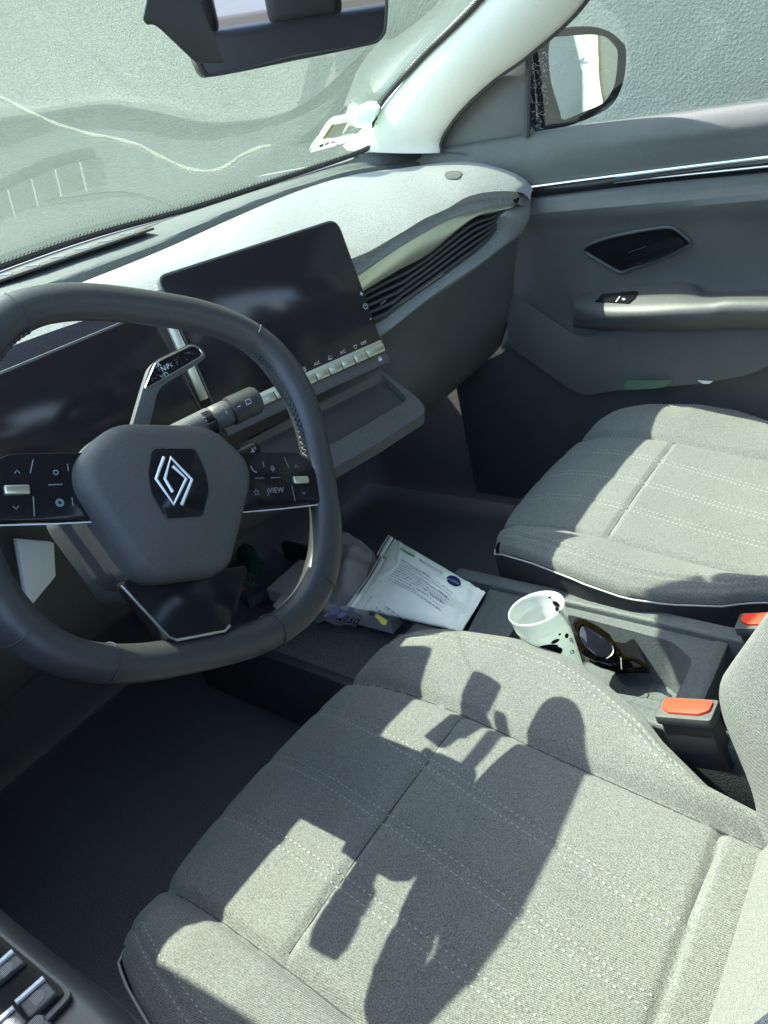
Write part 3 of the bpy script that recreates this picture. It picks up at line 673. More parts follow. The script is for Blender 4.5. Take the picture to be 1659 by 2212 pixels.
# ------------------------------------------------------------------ seats
def sm(a, b, x): t_ = min(1, max(0, (x-a)/(b-a))); return t_*t_*(3-2*t_)
def hw(y, x=1):       # half width of the cushion, wider towards the console
    return float(np.interp(y, [-.56, -.444, -.388, -.36, -.30, -.246, -.185, -.08, .0, .03], [.178, .193, .226, .250, .279, .296, .294, .272, .245, .232]))*(1 if x >= 0 else .93)
def yf(s): return .024-.05*abs(s)**2.6      # front edge over s = -1..1
def cush_z(x, y, s):
    z = float(np.interp(y, [-.56, -.47, -.30, -.172, -.09, -.03, .01, .03], [.338, .347, .366, .384, .387, .380, .366, .352]))
    ax_ = abs(x); b0 = .168
    z -= .004*(ax_/b0)**2 if ax_ < b0 else .004
    z -= .0075*math.exp(-((ax_-b0)/.006)**2)                       # bolster seam
    z -= .0045*math.exp(-((y+.172+.0*x)/.004)**2)*(1 if ax_ < b0 else 0)
    z -= .006*math.exp(-((y+.467)/.004)**2)*(1 if ax_ < b0 else 0)
    h = hw(y, x)
    if ax_ > b0:
        q = (ax_-b0)/(h-b0); z += .026*math.sin(math.pi*min(1, q*.62))*sm(0, 1, (.02-y)/.10+.25) - .03*max(0, q-.55)**1.6
        z -= .003*math.exp(-((q-.80)/.03)**2)
    for x0, k_ in ((-.078, .05), (.002, .09), (.086, .12)):        # stitch valleys
        z -= .0022*math.exp(-((x-x0-k_*(y+.16))/.008)**2)
    return z
def build_seat(cx, dy):
    se_ = thing('front_seat', 'grey melange seat in front of the wheel, the nearer seat with pale piping', 'car seat', (cx, -.25+dy, .1))
    NX, NY = 150, 150; G_ = np.zeros((NY, NX, 3)); ss = np.linspace(-1, 1, NX)
    for j in range(NY):
        for i in range(NX):
            s = ss[i]; t_ = j/(NY-1); y = yf(s)*(1-t_)+(-.55)*t_; x = s*hw(y, s)
            G_[j, i] = (cx+x, y+dy, cush_z(x, y, s))
    bm = grid_bm(G_)
    # rolled front and flanks, down to the piping
    fr_ = G_[0]; rows = [fr_]
    for k in range(1, 9):
        a_ = k/8*math.pi/2; rows.append(fr_+np.stack([np.zeros(NX), .012*math.sin(a_)*np.ones(NX), -.022*(1-math.cos(a_))*np.ones(NX)], 1))
    rows.append(rows[-1]+np.array([0, -.004, -.05]))
    grid_bm(np.array(rows), bm)
    for sgn, col_ in ((-1, 0), (1, NX-1)):
        e_ = G_[:, col_]; rows = [e_]
        for k in range(1, 7):
            a_ = k/6*math.pi/2; rows.append(e_+np.array([sgn*.010*math.sin(a_), 0, -.016*(1-math.cos(a_))]))
        grid_bm(np.array(rows), bm)
    fin('cushion', bm, M['fabric'], se_, ang=60, weld=.00005)
    for sgn, col_ in ((-1, 0), (1, NX-1)):
        e_ = [V(q)+V((sgn*.0115, .008 if k < 3 else 0, -.018)) for k, q in enumerate(G_[::5, col_])]
        e_ = [e_[0]+V((-sgn*.012, .006, 0))]+e_
        fin('piping', tube(e_, .0014, 8), M['piping'], se_)
        fin('side_skirt', loft([[q+V((0, 0, -.001)) for q in e_], [q+V((-sgn*.004, 0, -.05)) for q in e_], [q+V((-sgn*.02, 0, -.16)) for q in e_]], 40, 10), M['black'], se_)
    e_ = [V(rows_) for rows_ in fr_[::6]]
    fin('front_skirt', loft([[q+V((0, .004, -.070)) for q in e_], [q+V((0, -.04, -.20)) for q in e_]], 30, 4), M['black'], se_)
    # pale stitching
    bm = bmesh.new()
    def dash(pl_, step=.0062, r_=.00058):
        d_ = 0
        for k in range(int(len(pl_))-1):
            a_, b_ = pl_[k], pl_[k+1]
            if k % 2 == 0: tube([a_, a_.lerp(b_, .75)], r_, 4, bm)
    def surf(x, y, up=.0008): return V((cx+x, y+dy, cush_z(x, y, 0)+up))
    for x0, k_ in ((-.078, .05), (.002, .09), (.086, .12)):
        for o in (-.0058, .0058):
            dash([surf(x0+o+k_*(y_+.16), y_, .0005) for y_ in np.arange(.012, -.466, -.0034)])
    for sgn in (-1, 1):
        for q_ in (.90, .945):
            dash([V((cx+sgn*(hw(y_, sgn)*q_), y_+dy, cush_z(sgn*hw(y_, sgn)*q_, y_, .9)+.0006)) for y_ in np.arange(-.03, -.42, -.0036)], r_=.0005)
    fin('stitching', bm, M['thread'], se_, smooth=False)
    fin('seam', tube([surf(x_, -.172, .0002) for x_ in np.linspace(-.165, .165, 40)], .0009, 5), M['seam'], se_)
    for sgn in (-1, 1): fin('seam', tube([surf(sgn*.168, y_, .0004) for y_ in np.linspace(-.01, -.54, 60)], .0009, 5), M['seam'], se_)
    # backrest
    H_ = .62; G_ = np.zeros((90, 90, 3))
    for j in range(90):
        t_ = j/89; h = t_*H_; zz = .355+h*math.cos(R(22)); yy = -.505-h*math.sin(R(22))
        wd = float(np.interp(h, [0, .12, .3, .5, .62], [.255, .268, .262, .225, .17]))
        for i in range(90):
            s = i/89*2-1; x = s*wd; q = max(0, (abs(x)-.16)/(wd-.16)) if wd > .16 else 0
            f_ = .100*math.sin(math.pi/2*min(1, q*1.5))*sm(-.04, .10, h)*(1-sm(.42, .60, h)*.6)-.05*max(0, q-.75)**1.4*4
            f_ -= .007*math.exp(-((abs(x)-.158)/.006)**2)
            f_ -= .09*sm(.55, .62, h)**2
            G_[j, i] = (cx+x, yy+dy+f_*math.cos(R(22)), zz+f_*math.sin(R(22)))
    bm = grid_bm(G_)
    bt = .09
    per = np.vstack([G_[:, 0][::-1], G_[0], G_[:, -1], ])
    rows = [per, per*.999+np.array([cx*.001, -.03, 0]), per+np.array([0, -bt-.02, -.03])]
    grid_bm(np.array(rows), bm)
    grid_bm(np.array([G_[-1], G_[-1]+np.array([0, -bt, -.03])]), bm)
    bk = fin('backrest', bm, M['fabric'], se_, ang=60)
    for sgn, col_ in ((-1, 2), (1, 87)): fin('edge_seam', tube([V(q)+V((sgn*.003, .000, .002)) for q in G_[4:-6:3, col_]], .0016, 6), M['seam'], bk)
    bm = bmesh.new()
    for jj in (22, 40, 58, 74):
        for o in (-1, 0):
            pl_ = [V(G_[jj+o, i])+V((0, .002, .001)) for i in range(18, 72)]
            for k in range(0, len(pl_)-1): tube([pl_[k], pl_[k].lerp(pl_[k+1], .7)], .0006, 4, bm)
    fin('back_stitching', bm, M['thread'], bk, smooth=False)
    back_ = loft([[(cx-.25, -.62+dy, .30), (cx, -.63+dy, .30), (cx+.25, -.62+dy, .30)], [(cx-.25, -.75+dy, .60), (cx, -.78+dy, .6), (cx+.25, -.75+dy, .60)], [(cx-.17, -.85+dy, .92), (cx, -.86+dy, .92), (cx+.17, -.85+dy, .92)]], 20, 12)
    fin('back_shell', back_, M['black'], se_)
    hd = box((cx, -.80+dy, 1.03), (.25, .09, .17), ((1, 0, 0), (0, math.cos(R(12)), math.sin(R(12))), (0, -math.sin(R(12)), math.cos(R(12)))), bev=.04, seg=4)
    hr = fin('headrest', hd, M['fabric'], se_, ang=70)
    for sx in (-.06, .06): fin('headrest_post', tube([(cx+sx, -.765+dy, .90), (cx+sx, -.785+dy, .97)], .006, 10), M['chrome'], hr)
    fin('base', box((cx, -.27+dy, .16), (.40, .42, .14), bev=.01), M['black'], se_)
    return se_
s1 = build_seat(-.37, 0)
s1['label'] = 'nearer grey melange seat with pale piping, patched with shadows of the wheel'
s2 = build_seat(.37, -.021)
s2['label'] = 'far grey melange seat by the passenger door, front part in shade'
for s_o in (s1, s2): s_o['group'] = 'front seats'

# ------------------------------------------------------------------ centre console
cc = thing('centre_console', 'low grained console with open bins running between the front seats', 'console', (0, -.3, .2))
zr = .345
def rail(x, y0, y1, w_, h_, bm): box((x, (y0+y1)/2, zr-h_/2), (w_, abs(y1-y0), h_), bev=.005, seg=3, bm=bm)
bm = bmesh.new()
rail(.088, .02, -.62, .026, .16, bm)
fin('side_rail', bm, M['deft'], cc)
bm = bmesh.new(); rail(-.088, .02, -.62, .026, .16, bm)
fin('side_rail', bm, M['deft'], cc)
fin('cross_bar', box((0, .0, .30), (.16, .05, .06), bev=.006), M['deft'], cc); fin('cross_bar', box((0, -.60, .29), (.16, .05, .09), bev=.006), M['deft'], cc)
fin('cross_bar', box((0, -.395, .305), (.154, .018, .065), bev=.004), M['deft'], cc)
bn = []
bm = bmesh.new()
out_ = roundpoly([V((-.076, -.10, .335)), V((.076, -.10, .335)), V((.076, -.38, .335)), V((-.076, -.38, .335))], .004)
in_ = roundpoly([V((-.060, -.13, .335)), V((.052, -.13, .335)), V((.060, -.20, .335)), V((.055, -.34, .335)), V((.030, -.372, .335)), V((-.050, -.372, .335)), V((-.062, -.30, .335))], .012)
in_lo = [V((q.x*.80, q.y*.94-.014, .262)) for q in in_]
vin = [bm.verts.new(q) for q in in_]; vlo = [bm.verts.new(q) for q in in_lo]
for k in range(len(vin)): bm.faces.new((vin[k], vin[(k+1) % len(vin)], vlo[(k+1) % len(vin)], vlo[k]))
bm.faces.new(vlo)
fin('bin', bm, M['deft'], cc, ang=40)
bm = bmesh.new(); o4 = [V((-.076, -.02, .334)), V((.076, -.02, .334)), V((.076, -.39, .334)), V((-.076, -.39, .334))]
vi = [bm.verts.new(q+V((0, 0, -.0005))) for q in in_]; vo = []
for q in in_:
    a_ = math.atan2(q.y+.22, q.x); c_, s__ = math.cos(a_), math.sin(a_); k_ = min(.076/max(1e-6, abs(c_)), .17/max(1e-6, abs(s__)))
    vo.append(bm.verts.new((c_*k_, -.22+s__*k_, .3345)))
for k in range(len(vi)): bm.faces.new((vi[k], vi[(k+1) % len(vi)], vo[(k+1) % len(vi)], vo[k]))
fin('bin_surround', bm, M['deft'], cc, ang=40)
fin('front_well', loft([[(-.10, .02, .33), (.10, .02, .33)], [(-.10, .03, .27), (.10, .03, .27)], [(-.12, .10, .235), (.12, .10, .235)], [(-.14, .50, .235), (.14, .50, .235)], [(-.14, .52, .34), (.14, .52, .34)]], 8, 30), M['carpet'], cc)
fin('well_side', box((-.135, .25, .19), (.02, .5, .16), bev=.006), M['black'], cc); fin('well_side', box((.145, .25, .19), (.02, .5, .16), bev=.006), M['black'], cc)
fin('console_core', box((0, -.28, .18), (.15, .62, .14)), M['black'], cc, smooth=False)

# buckles
def buckle(loc, label):
    t_ = thing('seat_belt_buckle', label, 'buckle', loc, 'seat belt buckles')
    o = V(loc); n_ = V((.0, .30, .95)).normalized(); fx = V((1, 0, 0)); fy = n_.cross(fx)
    fin('body', prism(roundpoly([o+fx*a_+fy*b_-n_*.075 for a_, b_ in ((-.014, -.029), (.014, -.029), (.014, .029), (-.014, .029))], .004), n_*.075, .003, 3), M['black'], t_)
    fin('collar', prism(roundpoly([o+fx*a_+fy*b_-n_*.010 for a_, b_ in ((-.0165, -.032), (.0165, -.032), (.0165, .032), (-.0165, .032))], .004), n_*.0115, .002, 3), M['plastic'], t_)
    fin('release_button', prism(roundpoly([o+fx*a_+fy*b_ for a_, b_ in ((-.011, -.018), (-.004, -.028), (.011, -.028), (.011, .026), (-.004, .026), (-.011, .016))], .003), n_*.005, .0015, 3), M['red'], t_)
    return t_
buckle(P(1482, 1532, z=.385), 'black buckle with bright orange red button, sunlit beside the nearer seat')
buckle(P(1650, 1342, z=.375), 'black buckle with red button half hidden beside the far seat')

# ------------------------------------------------------------------ cup
ct = P(1157, 1312, z=.425); cb = P(1200, 1420, z=.345)
cax = (ct-cb).normalized(); H_ = .147; cb = ct-cax*H_
cu_ = thing('plastic_cup', 'milky white plastic cup with black cow spots standing in the console', 'cup', cb)
prof = [(.0, .0), (.027, 0), (.0290, .004), (.0342, .120), (.0350, .1225), (.0362, .1240), (.0370, .141), (.0378, .1435), (.0380, .146), (.0372, .1472), (.0362, .146), (.0354, .140), (.0345, .1245), (.0328, .1200), (.0278, .005), (0, .004)]
fin('cup_wall', lathe(prof, cb, cax, 64), M['cup'], cu_, weld=.0001)
CUB = BVH(lathe(prof, cb, cax, 64))
def DC(x, y): return (1097+.2976*x, 1234+.2976*y)
def oncup(x, y, off=.0006):
    o, d = PR(*DC(x, y)); h = CUB.ray_cast(o, d)
    if h[0] is None: return None
    n_ = h[1] if h[1].dot(d) < 0 else -h[1]; return h[0]+n_*off
for x, y, a_, b_, r_ in ((375, 457, 11, 7, -.6), (343, 507, 33, 13, -.45), (290, 549, 76, 19, -.12), (335, 586, 64, 34, -.35), (425, 468, 14, 18, .2), (390, 628, 40, 10, -.2),
                         (305, 190, 11, 6, .1), (352, 236, 30, 16, .6), (362, 278, 24, 14, 1.0), (240, 640, 60, 22, -.1), (160, 640, 50, 30, .2)):
    q = [oncup(x+a_*math.cos(k)*math.cos(r_)-b_*math.sin(k)*math.sin(r_), y+a_*math.cos(k)*math.sin(r_)+b_*math.sin(k)*math.cos(r_)) for k in np.linspace(0, 6.283, 21)[:-1]]
    q = [z for z in q if z is not None]
    if len(q) > 6:
        bm = bmesh.new(); prev = [bm.verts.new(z) for z in q]
        for f_ in (.8, .6, .4, .2):
            nx = []
            for k in range(20):
                t_ = np.linspace(0, 6.283, 21)[k]; z = oncup(x+f_*(a_*math.cos(t_)*math.cos(r_)-b_*math.sin(t_)*math.sin(r_)), y+f_*(a_*math.cos(t_)*math.sin(r_)+b_*math.sin(t_)*math.cos(r_)))
                nx.append(z)
            if len(q) < 20 or any(z is None for z in nx): break
            nv_ = [bm.verts.new(z) for z in nx]
            for k in range(20): bm.faces.new((prev[k], prev[(k+1) % 20], nv_[(k+1) % 20], nv_[k]))
            prev = nv_
        if len(prev) > 2: bm.faces.new(prev)
        fin('cow_spot', bm, M['spot'], cu_, smooth=False)
bm = bmesh.new()
for t__, (x, y) in (('R', (452, 508)), ('tr', (456, 585))):
    c_ = oncup(x, y, .0010)
    if c_:
        u1 = (oncup(x+8, y-14) or c_)-c_; text_bm(t__, c_, cax.cross((V(CP)-c_).normalized())*-1, cax, .012, bm, bold=.0002)
fin('lettering', bm, mat('grey_print', (.25, .27, .26), .5), cu_, smooth=False)

# ------------------------------------------------------------------ sunglasses
sg = thing('sunglasses', 'folded tortoiseshell sunglasses with dark lenses lying behind the cup', 'sunglasses', P(1300, 1400, z=.30))
def D6(x, y): return (987.4+.4047*x, 1152+.4047*y)
cen = P(*D6(735, 565), z=.335)
gn = (V(CP)-cen).normalized(); gn = (gn*.8+V((.1, -.1, .5))).normalized()
def DC6(x, y): return (1097+.2976*x, 1234+.2976*y)
def gpts(L, lift=0): return [PN(*DC6(x, y), cen+gn*lift, gn) for x, y in L]
def smooth3(q, n, closed=False): return [V(z) for z in cr([tuple(z) for z in q], n, closed)]
for nm_, L, lf_ in (('lens', [(520, 395), (560, 385), (640, 430), (710, 480), (755, 540), (757, 600), (715, 636), (650, 636), (590, 590), (530, 530), (505, 460)], 0),
                    ('lens', [(600, 640), (680, 650), (760, 640), (800, 660), (800, 700), (720, 700), (640, 672)], -.016)):
    lp = smooth3(gpts(L, lf_), 48, True); lc = sum(lp, V())/48
    b = bmesh.new(); cv = b.verts.new(lc+gn*.004); r1_ = [b.verts.new(q) for q in lp]; r2_ = [b.verts.new(q.lerp(lc, .5)+gn*.003) for q in lp]
    for k in range(48): b.faces.new((r1_[k], r1_[(k+1) % 48], r2_[(k+1) % 48], r2_[k])); b.faces.new((r2_[k], r2_[(k+1) % 48], cv))
    fin(nm_, b, M['lens'], sg)
    fin('rim', tube(lp, .0032 if lf_ == 0 else .0026, 8, closed=True), M['tort'], sg)
fin('front_frame', prism(roundpoly(gpts([(468, 375), (492, 332), (560, 352), (650, 395), (735, 455), (795, 545), (805, 600), (775, 632), (755, 560), (700, 470), (620, 412), (550, 378), (512, 395), (500, 460), (535, 545), (600, 605), (660, 648), (640, 655), (560, 612), (508, 560), (474, 480)]), .002), -gn*.004, .0008), M['tort'], sg)
fin('temple_arm', tube(smooth3(gpts([(800, 570), (815, 600), (850, 630), (920, 640), (985, 680), (1030, 716)], -.006), 24), .0030, 8), M['tort'], sg)
fin('temple_arm', tube(smooth3(gpts([(700, 690), (760, 712), (830, 716), (930, 712), (1010, 700)], -.018), 24), .0028, 8), M['tort'], sg)
fin('metal_hinge', tube(smooth3(gpts([(760, 545), (766, 575), (752, 610), (715, 636)], .0035), 12), .0009, 6), M['chrome'], sg)
fin('metal_hinge', tube(gpts([(820, 628), (826, 712)], .0), .0009, 6), M['chrome'], sg)
dp = thing('dark_slab', 'flat black piece under the sunglasses in the console bin', 'slab', P(1350, 1400, z=.28))
fin('slab', prism([P(*DC6(x, y), z=z_) for x, y, z_ in ((640, 500, .29), (735, 456, .318), (875, 402, .333), (950, 550, .318), (1030, 716, .300), (800, 712, .282), (700, 640, .278))], (0, 0, -.008), .002), M['spot'], dp)  # thin flat black piece resting tilted in the bin

# ------------------------------------------------------------------ wipes packet and clutter in the well
def D5(x, y): return (603.4+.3637*x, 1042+.3637*y)
pk = thing('wipes_packet', 'white film packet of moist toilet tissue lying in the well ahead of the console', 'packet', P(900, 1260, z=.31))
corn = [P(*D5(648, 314), z=.355), P(*D5(1224, 655), z=.345), P(*D5(1085, 888), z=.335), P(*D5(400, 735), z=.335)]
pn = (corn[1]-corn[0]).cross(corn[3]-corn[0]).normalized()
if pn.z < 0: pn = -pn
NU, NV = 90, 110; G_ = np.zeros((NV, NU, 3)); G2 = np.zeros((NV, NU, 3))
for j in range(NV):
    for i in range(NU):
        s, t_ = i/(NU-1), j/(NV-1)
        q = (corn[0]*(1-s)+corn[1]*s)*(1-t_)+(corn[3]*(1-s)+corn[2]*s)*t_
        if t_ > .3: q += (corn[0]-corn[1]).normalized()*.010*math.sin(math.pi*t_)*(1-s)*-1
        puff = (math.sin(math.pi*min(1, max(0, (s-.07)/.86)))**.45)*(math.sin(math.pi*t_)**.5)
        h = .018*puff
        h += (.0012*math.sin(9*s+5*t_)+.0018*abs(math.sin(11*s*t_+4*t_+1))*(.4+s)+.0006*math.sin(41*t_+13*s))*puff+.0022*math.exp(-((s-.86-.15*t_)/.03)**2)+.0018*math.exp(-((s-.14-.10*math.sin(5*t_))/.02)**2)
        if .50 < t_ < .64 and .07 < s < .96: h += .0022+.0012*math.sin((t_-.50)/.14*2*math.pi*5)         # fin seal
        if s < .07 or s > .93: h += .0010*math.sin(s*2*math.pi*70)+.001
        G_[j, i] = q+pn*h; G2[j, i] = q-pn*.014*puff
bm = grid_bm(G_); PKB = BVH(bm); grid_bm(G2[::-1], bm)
fin('film_wrapper', bm, M['pack'], pk, ang=70, weld=.00005)
def onpk(x, y, off=.0007):
    o, d = PR(*D5(x, y)); h = PKB.ray_cast(o, d)
    if h[0] is None: return PN(*D5(x, y), corn[0]+pn*.015, pn)
    n_ = h[1] if h[1].dot(d) < 0 else -h[1]; return h[0]+n_*off
def print_on(s, a, b, size, bm, upref=None):
    """lettering along the packet from crop point a to b, each character set down on the film"""
    A_, B_ = onpk(*a), onpk(*b); ex_ = (B_-A_).normalized(); ey_ = pn.cross(ex_)
    tmp = text_bm(s, (0, 0, 0), (1, 0, 0), (0, 1, 0), size, align='LEFT', lift=0)
    xs = [v.co.x for v in tmp.verts]; mx_ = max(xs) if xs else 1; k_ = (B_-A_).length/mx_
    mp = {}
    for v in tmp.verts:
        q = A_+ex_*v.co.x*k_+ey_*v.co.y
        h = PKB.ray_cast(q+pn*.05, -pn); q2 = (h[0]+pn*.0006) if h[0] else q
        mp[v] = bm.verts.new(q2)
    for f in tmp.faces:
        try: bm.faces.new([mp[v] for v in f.verts])
        except ValueError: pass
    tmp.free()
bm = bmesh.new()
print_on('PAPIER TOILETTE HUMIDE ALOE VERA x50', (722, 458), (892, 560), .0036, bm)
body = ['Pour une hygiene douce. Biodegradable. Sans parfum. Fibres 100% vegetales', 'COMPOSITION : AQUA, GLYCERIN, BENZYL ALCOHOL, SODIUM BENZOATE, PARFUM', 'UNDECYL GLUCOSIDE, CITRIC ACID, ALOE BARBADENSIS LEAF JUICE POWDER,',
        'MALTODEXTRIN, XANTHAN GUM, CAPRYLYL GLYCOL, SODIUM CITRATE, AQUA', 'INFORMATIONS : Tenir hors de portee des enfants. Conserver a l abri', 'PRECAUTIONS : Jeter dans les toilettes une lingette a la fois. Bien', 'CONSEILS D EMPLOI : Ouvrir le sachet par l etiquette, prendre', 'une lingette puis bien refermer pour eviter le dessechement',
        'Usage externe. Ne pas avaler. Eviter tout contact avec les yeux', 'Fabrique en France selon la norme de dispersibilite en vigueur']
for k, s in enumerate(body):
    x0, y0 = 716-7.5*k, 472+11.5*k
    print_on(s, (x0, y0), (x0+315-(k % 3)*8, y0+190), .0030, bm)
print_on('Papier toilette humide', (832, 458), (972, 540), .0046, bm)
ribbon([onpk(825, 462), onpk(900, 508), onpk(968, 550)], .0005, pn, bm)
print_on('SACHET', (572, 795), (600, 822), .003, bm)
print_on('0 805 101 115', (632, 742), (712, 800), .0052, bm)
print_on('Service Consommateurs', (575, 738), (640, 800), .003, bm); print_on('www.labell.fr', (700, 822), (752, 850), .003, bm)
print_on('EDU EDU 0725 / 2027.2', (505, 748), (556, 672), .003, bm)
ribbon([onpk(632, 735), onpk(715, 795), onpk(704, 812), onpk(622, 752), onpk(632, 735)], .0004, pn, bm)
fin('printed_text', bm, M['navy'], pk, smooth=False)
bm = bmesh.new(); bm.faces.new([bm.verts.new(onpk(x, y, .0005)) for x, y in ((716, 798), (760, 840), (757, 856), (706, 812))])
ribbon([onpk(547+14*math.cos(a_), 777+15*math.sin(a_)) for a_ in np.linspace(0, 6.283, 18)], .0006, pn, bm)
ribbon([onpk(547, 768), onpk(543, 780), onpk(538, 788)], .0012, pn, bm); ribbon([onpk(543, 776), onpk(553, 784)], .0008, pn, bm)
fin('black_marks', bm, M['spot'], pk, smooth=False)
bm = bmesh.new()
gpts = [(706, 380), (760, 412), (800, 432), (808, 440), (800, 446), (770, 432), (715, 398)]
bm.faces.new([bm.verts.new(onpk(x, y, .0005)) for x, y in gpts])
ribbon([onpk(720, 385), onpk(735, 372), onpk(770, 392), onpk(805, 418), onpk(808, 436)], .0005, pn, bm)
print_on('Aloe Vera', (726, 384), (796, 425), .0052, bm)
fin('green_flash', bm, M['green'], pk, smooth=False)
bl = fin('blue_oval', (lambda b_: (b_.faces.new([b_.verts.new(onpk(1036+42*math.cos(a_)-8*math.sin(a_), 588+18*math.cos(a_)+27*math.sin(a_), .0010)) for a_ in np.linspace(0, 6.283, 26)[:-1]]), b_)[1])(bmesh.new()), M['navy'], pk, smooth=False)
bm = bmesh.new(); print_on('LABELL', (1000, 576), (1072, 608), .0100, bm)
for v in bm.verts: v.co += pn*.0012
fin('lettering', bm, M['sticker'], bl, smooth=False)
bm = bmesh.new(); bm.faces.new([bm.verts.new(onpk(x, y, .0005)) for x, y in ((566, 796), (580, 780), (640, 820), (634, 848), (612, 845))])
fin('yellow_patch', bm, M['yellow'], pk, smooth=False)

# carton marked x150
cx_ = thing('tissue_carton', 'pale carton with lilac discs marked x150 lying under the packet', 'carton', P(760, 1340, z=.27))
ca, cb_, cd = P(660, 1318, z=.262), P(850, 1370, z=.262), P(870, 1270, z=.262)
e1 = (cb_-ca); e2 = (cd-cb_); e2 -= e1*e2.dot(e1)/e1.length_squared; e2 = e2.normalized()*.10
if e2.length > 0: pass
topc = [ca-e1*.45, cb_, cb_+e2, ca-e1*.45+e2]
fin('box', prism(topc, (0, 0, .028), .001), M['paper'], cx_)
XF = Fr(ca+V((0, 0, .0285)), e1, e2)
def D5w(x, y, c=0): return XF(*XF.uv(*D5(x, y), c), c+.0006)
bm = bmesh.new()
for x, y, r_ in ((215, 770, 26), (330, 770, 36), (372, 790, 34), (280, 790, 18), (425, 760, 26), (470, 800, 24), (345, 745, 22), (120, 770, 30)):
    cq = D5w(x, y); rad = (D5w(x+r_, y)-cq).length*.8
    bm.faces.new([bm.verts.new(cq+XF.x*rad*math.cos(a_)+XF.y*rad*math.sin(a_)+XF.n*.0001*r_*.1) for a_ in np.linspace(0, 6.283, 22)[:-1]])
fin('lilac_discs', bm, M['lilac'], cx_, smooth=False)
fin('lettering', text_bm('x150', D5w(410, 820), D5w(444, 832)-D5w(380, 815), XF.y, .022, bold=.0002), M['spot'], cx_, smooth=False)

bgq = thing('paper_bag', 'crumpled pale paper bag behind the moist tissue packet', 'bag', P(760, 1220, z=.3))
bagp = [[P(735, 1140, z=.30), P(760, 1158, z=.31), P(807, 1187, z=.30)], [P(715, 1180, z=.31), P(755, 1200, z=.335), P(800, 1225, z=.32)], [P(690, 1250, z=.29), P(735, 1260, z=.32), P(780, 1280, z=.31)], [P(668, 1312, z=.265), P(700, 1320, z=.28), P(760, 1330, z=.27)]]
bg_ = loft(bagp, 24, 28)
for v in bg_.verts: v.co += V((0, 0, .004*math.sin(v.co.x*90+v.co.y*40)+.003*math.sin(v.co.y*130-v.co.x*60)))
r_ = bmesh.ops.extrude_face_region(bg_, geom=bg_.faces[:]); bmesh.ops.translate(bg_, verts=[x for x in r_['geom'] if isinstance(x, bmesh.types.BMVert)], vec=(0, 0, -.03))
fin('paper_body', bg_, M['bag'], bgq, ang=50)
bt_ = thing('small_bottle', 'small dark green bottle lying in the well, seen through the wheel', 'bottle', P(560, 1230, z=.27))
a, b = P(520, 1175, z=.30), P(590, 1285, z=.27); ax = (b-a).normalized()
fin('bottle_body', lathe([(0, 0), (.008, 0), (.008, .012), (.010, .014), (.017, .028), (.018, .032), (.018, .085), (.015, .09), (0, .09)], a, ax, 24), M['bottle'], bt_)
fin('screw_cap', lathe([(0, -.016), (.0085, -.016), (.0095, -.014), (.0095, .004), (.008, .004)], a, ax, 20), M['spot'], bt_)
nb = thing('medicine_box', 'small carton with green lettering in the well behind the wheel', 'box', P(560, 1250, z=.27))
ca2, cb2 = P(510, 1232, z=.262), P(585, 1290, z=.262); e1 = cb2-ca2; e2 = V((-e1.y, e1.x, 0)).normalized()*.045
if (ca2+e2).y < ca2.y: e2 = -e2
fin('box', prism([ca2, cb2, cb2+e2, ca2+e2], (0, 0, .022), .0008), M['plastic'], nb)
N2 = Fr(ca2+V((0, 0, .0225)), e1, e2)
fin('lettering', text_bm('NYTOL', N2(e1.length*.62, e2.length*.28, 0), e1, e2, .020), mat('teal_print', (.08, .42, .32), .5), nb, smooth=False)
fin('red_seal', prism([N2(e1.length*.72+.008*math.cos(a_), e2.length*.72+.006*math.sin(a_), .0002) for a_ in np.linspace(0, 6.283, 20)[:-1]], N2.n*.0003), mat('red_print', (.5, .12, .12), .5), nb, smooth=False)
lf = thing('paper_leaflet', 'pale folded leaflet with lilac discs peeping out behind the wheel rim', 'leaflet', P(620, 1260, z=.28))
lq = [P(u, v, z=.285) for u, v in ((590, 1310), (650, 1232), (655, 1300), (625, 1340))]
fin('sheet', prism(lq, (0, 0, .002)), M['paper'], lf, smooth=False)

# ------------------------------------------------------------------ rear-view mirror
MF_o = P(640, 80, y=.06)
cn = (V(CP)-MF_o).normalized(); rw = (V((-.05, -2.0, .90))-MF_o).normalized(); mn = (cn+rw).normalized()
c_ = [PN(u, v, MF_o, mn) for u, v in ((402, -60), (408, 60), (418, 118), (432, 152), (455, 167), (640, 131), (800, 98), (826, 86), (838, 60), (838, -40), (800, -95), (440, -85))]
mr = thing('rear_view_mirror', 'black rear-view mirror hanging from the windscreen', 'mirror', MF_o)
mp_ = [V(q) for q in cr([tuple(q) for q in c_], 72, True)]
b = domed(mp_, Fr(MF_o, V((1, 0, 0)), mn.cross(V((1, 0, 0)))), -.014, .006, .002, back=.012) if False else None
mc = sum(mp_, V())/72
bm = bmesh.new(); rows = []
for k, (ins, h) in enumerate(((.012, -.034), (.003, -.026), (0, -.014), (0, -.004), (.0015, .0), (.0045, .0012), (.0060, .0))):
    rows.append([q+(mc-q).normalized()*ins+mn*h for q in mp_])
vs = [[bm.verts.new(q) for q in r] for r in rows]
for j in range(len(rows)-1):
    for i in range(72): bm.faces.new((vs[j][i], vs[j][(i+1) % 72], vs[j+1][(i+1) % 72], vs[j+1][i]))
bm.faces.new(vs[0])
fin('housing', bm, M['leather'], mr, ang=60)
bm = bmesh.new(); bm.faces.new([bm.verts.new(q+(mc-q).normalized()*.0062+mn*.0004) for q in mp_])
fin('mirror_glass', bm, M['dimmirror'], mr, smooth=False)
sb = thing('sensor_cover', 'dark wedge shaped sensor cover behind the rear-view mirror', 'cover', P(360, 20, y=.12))
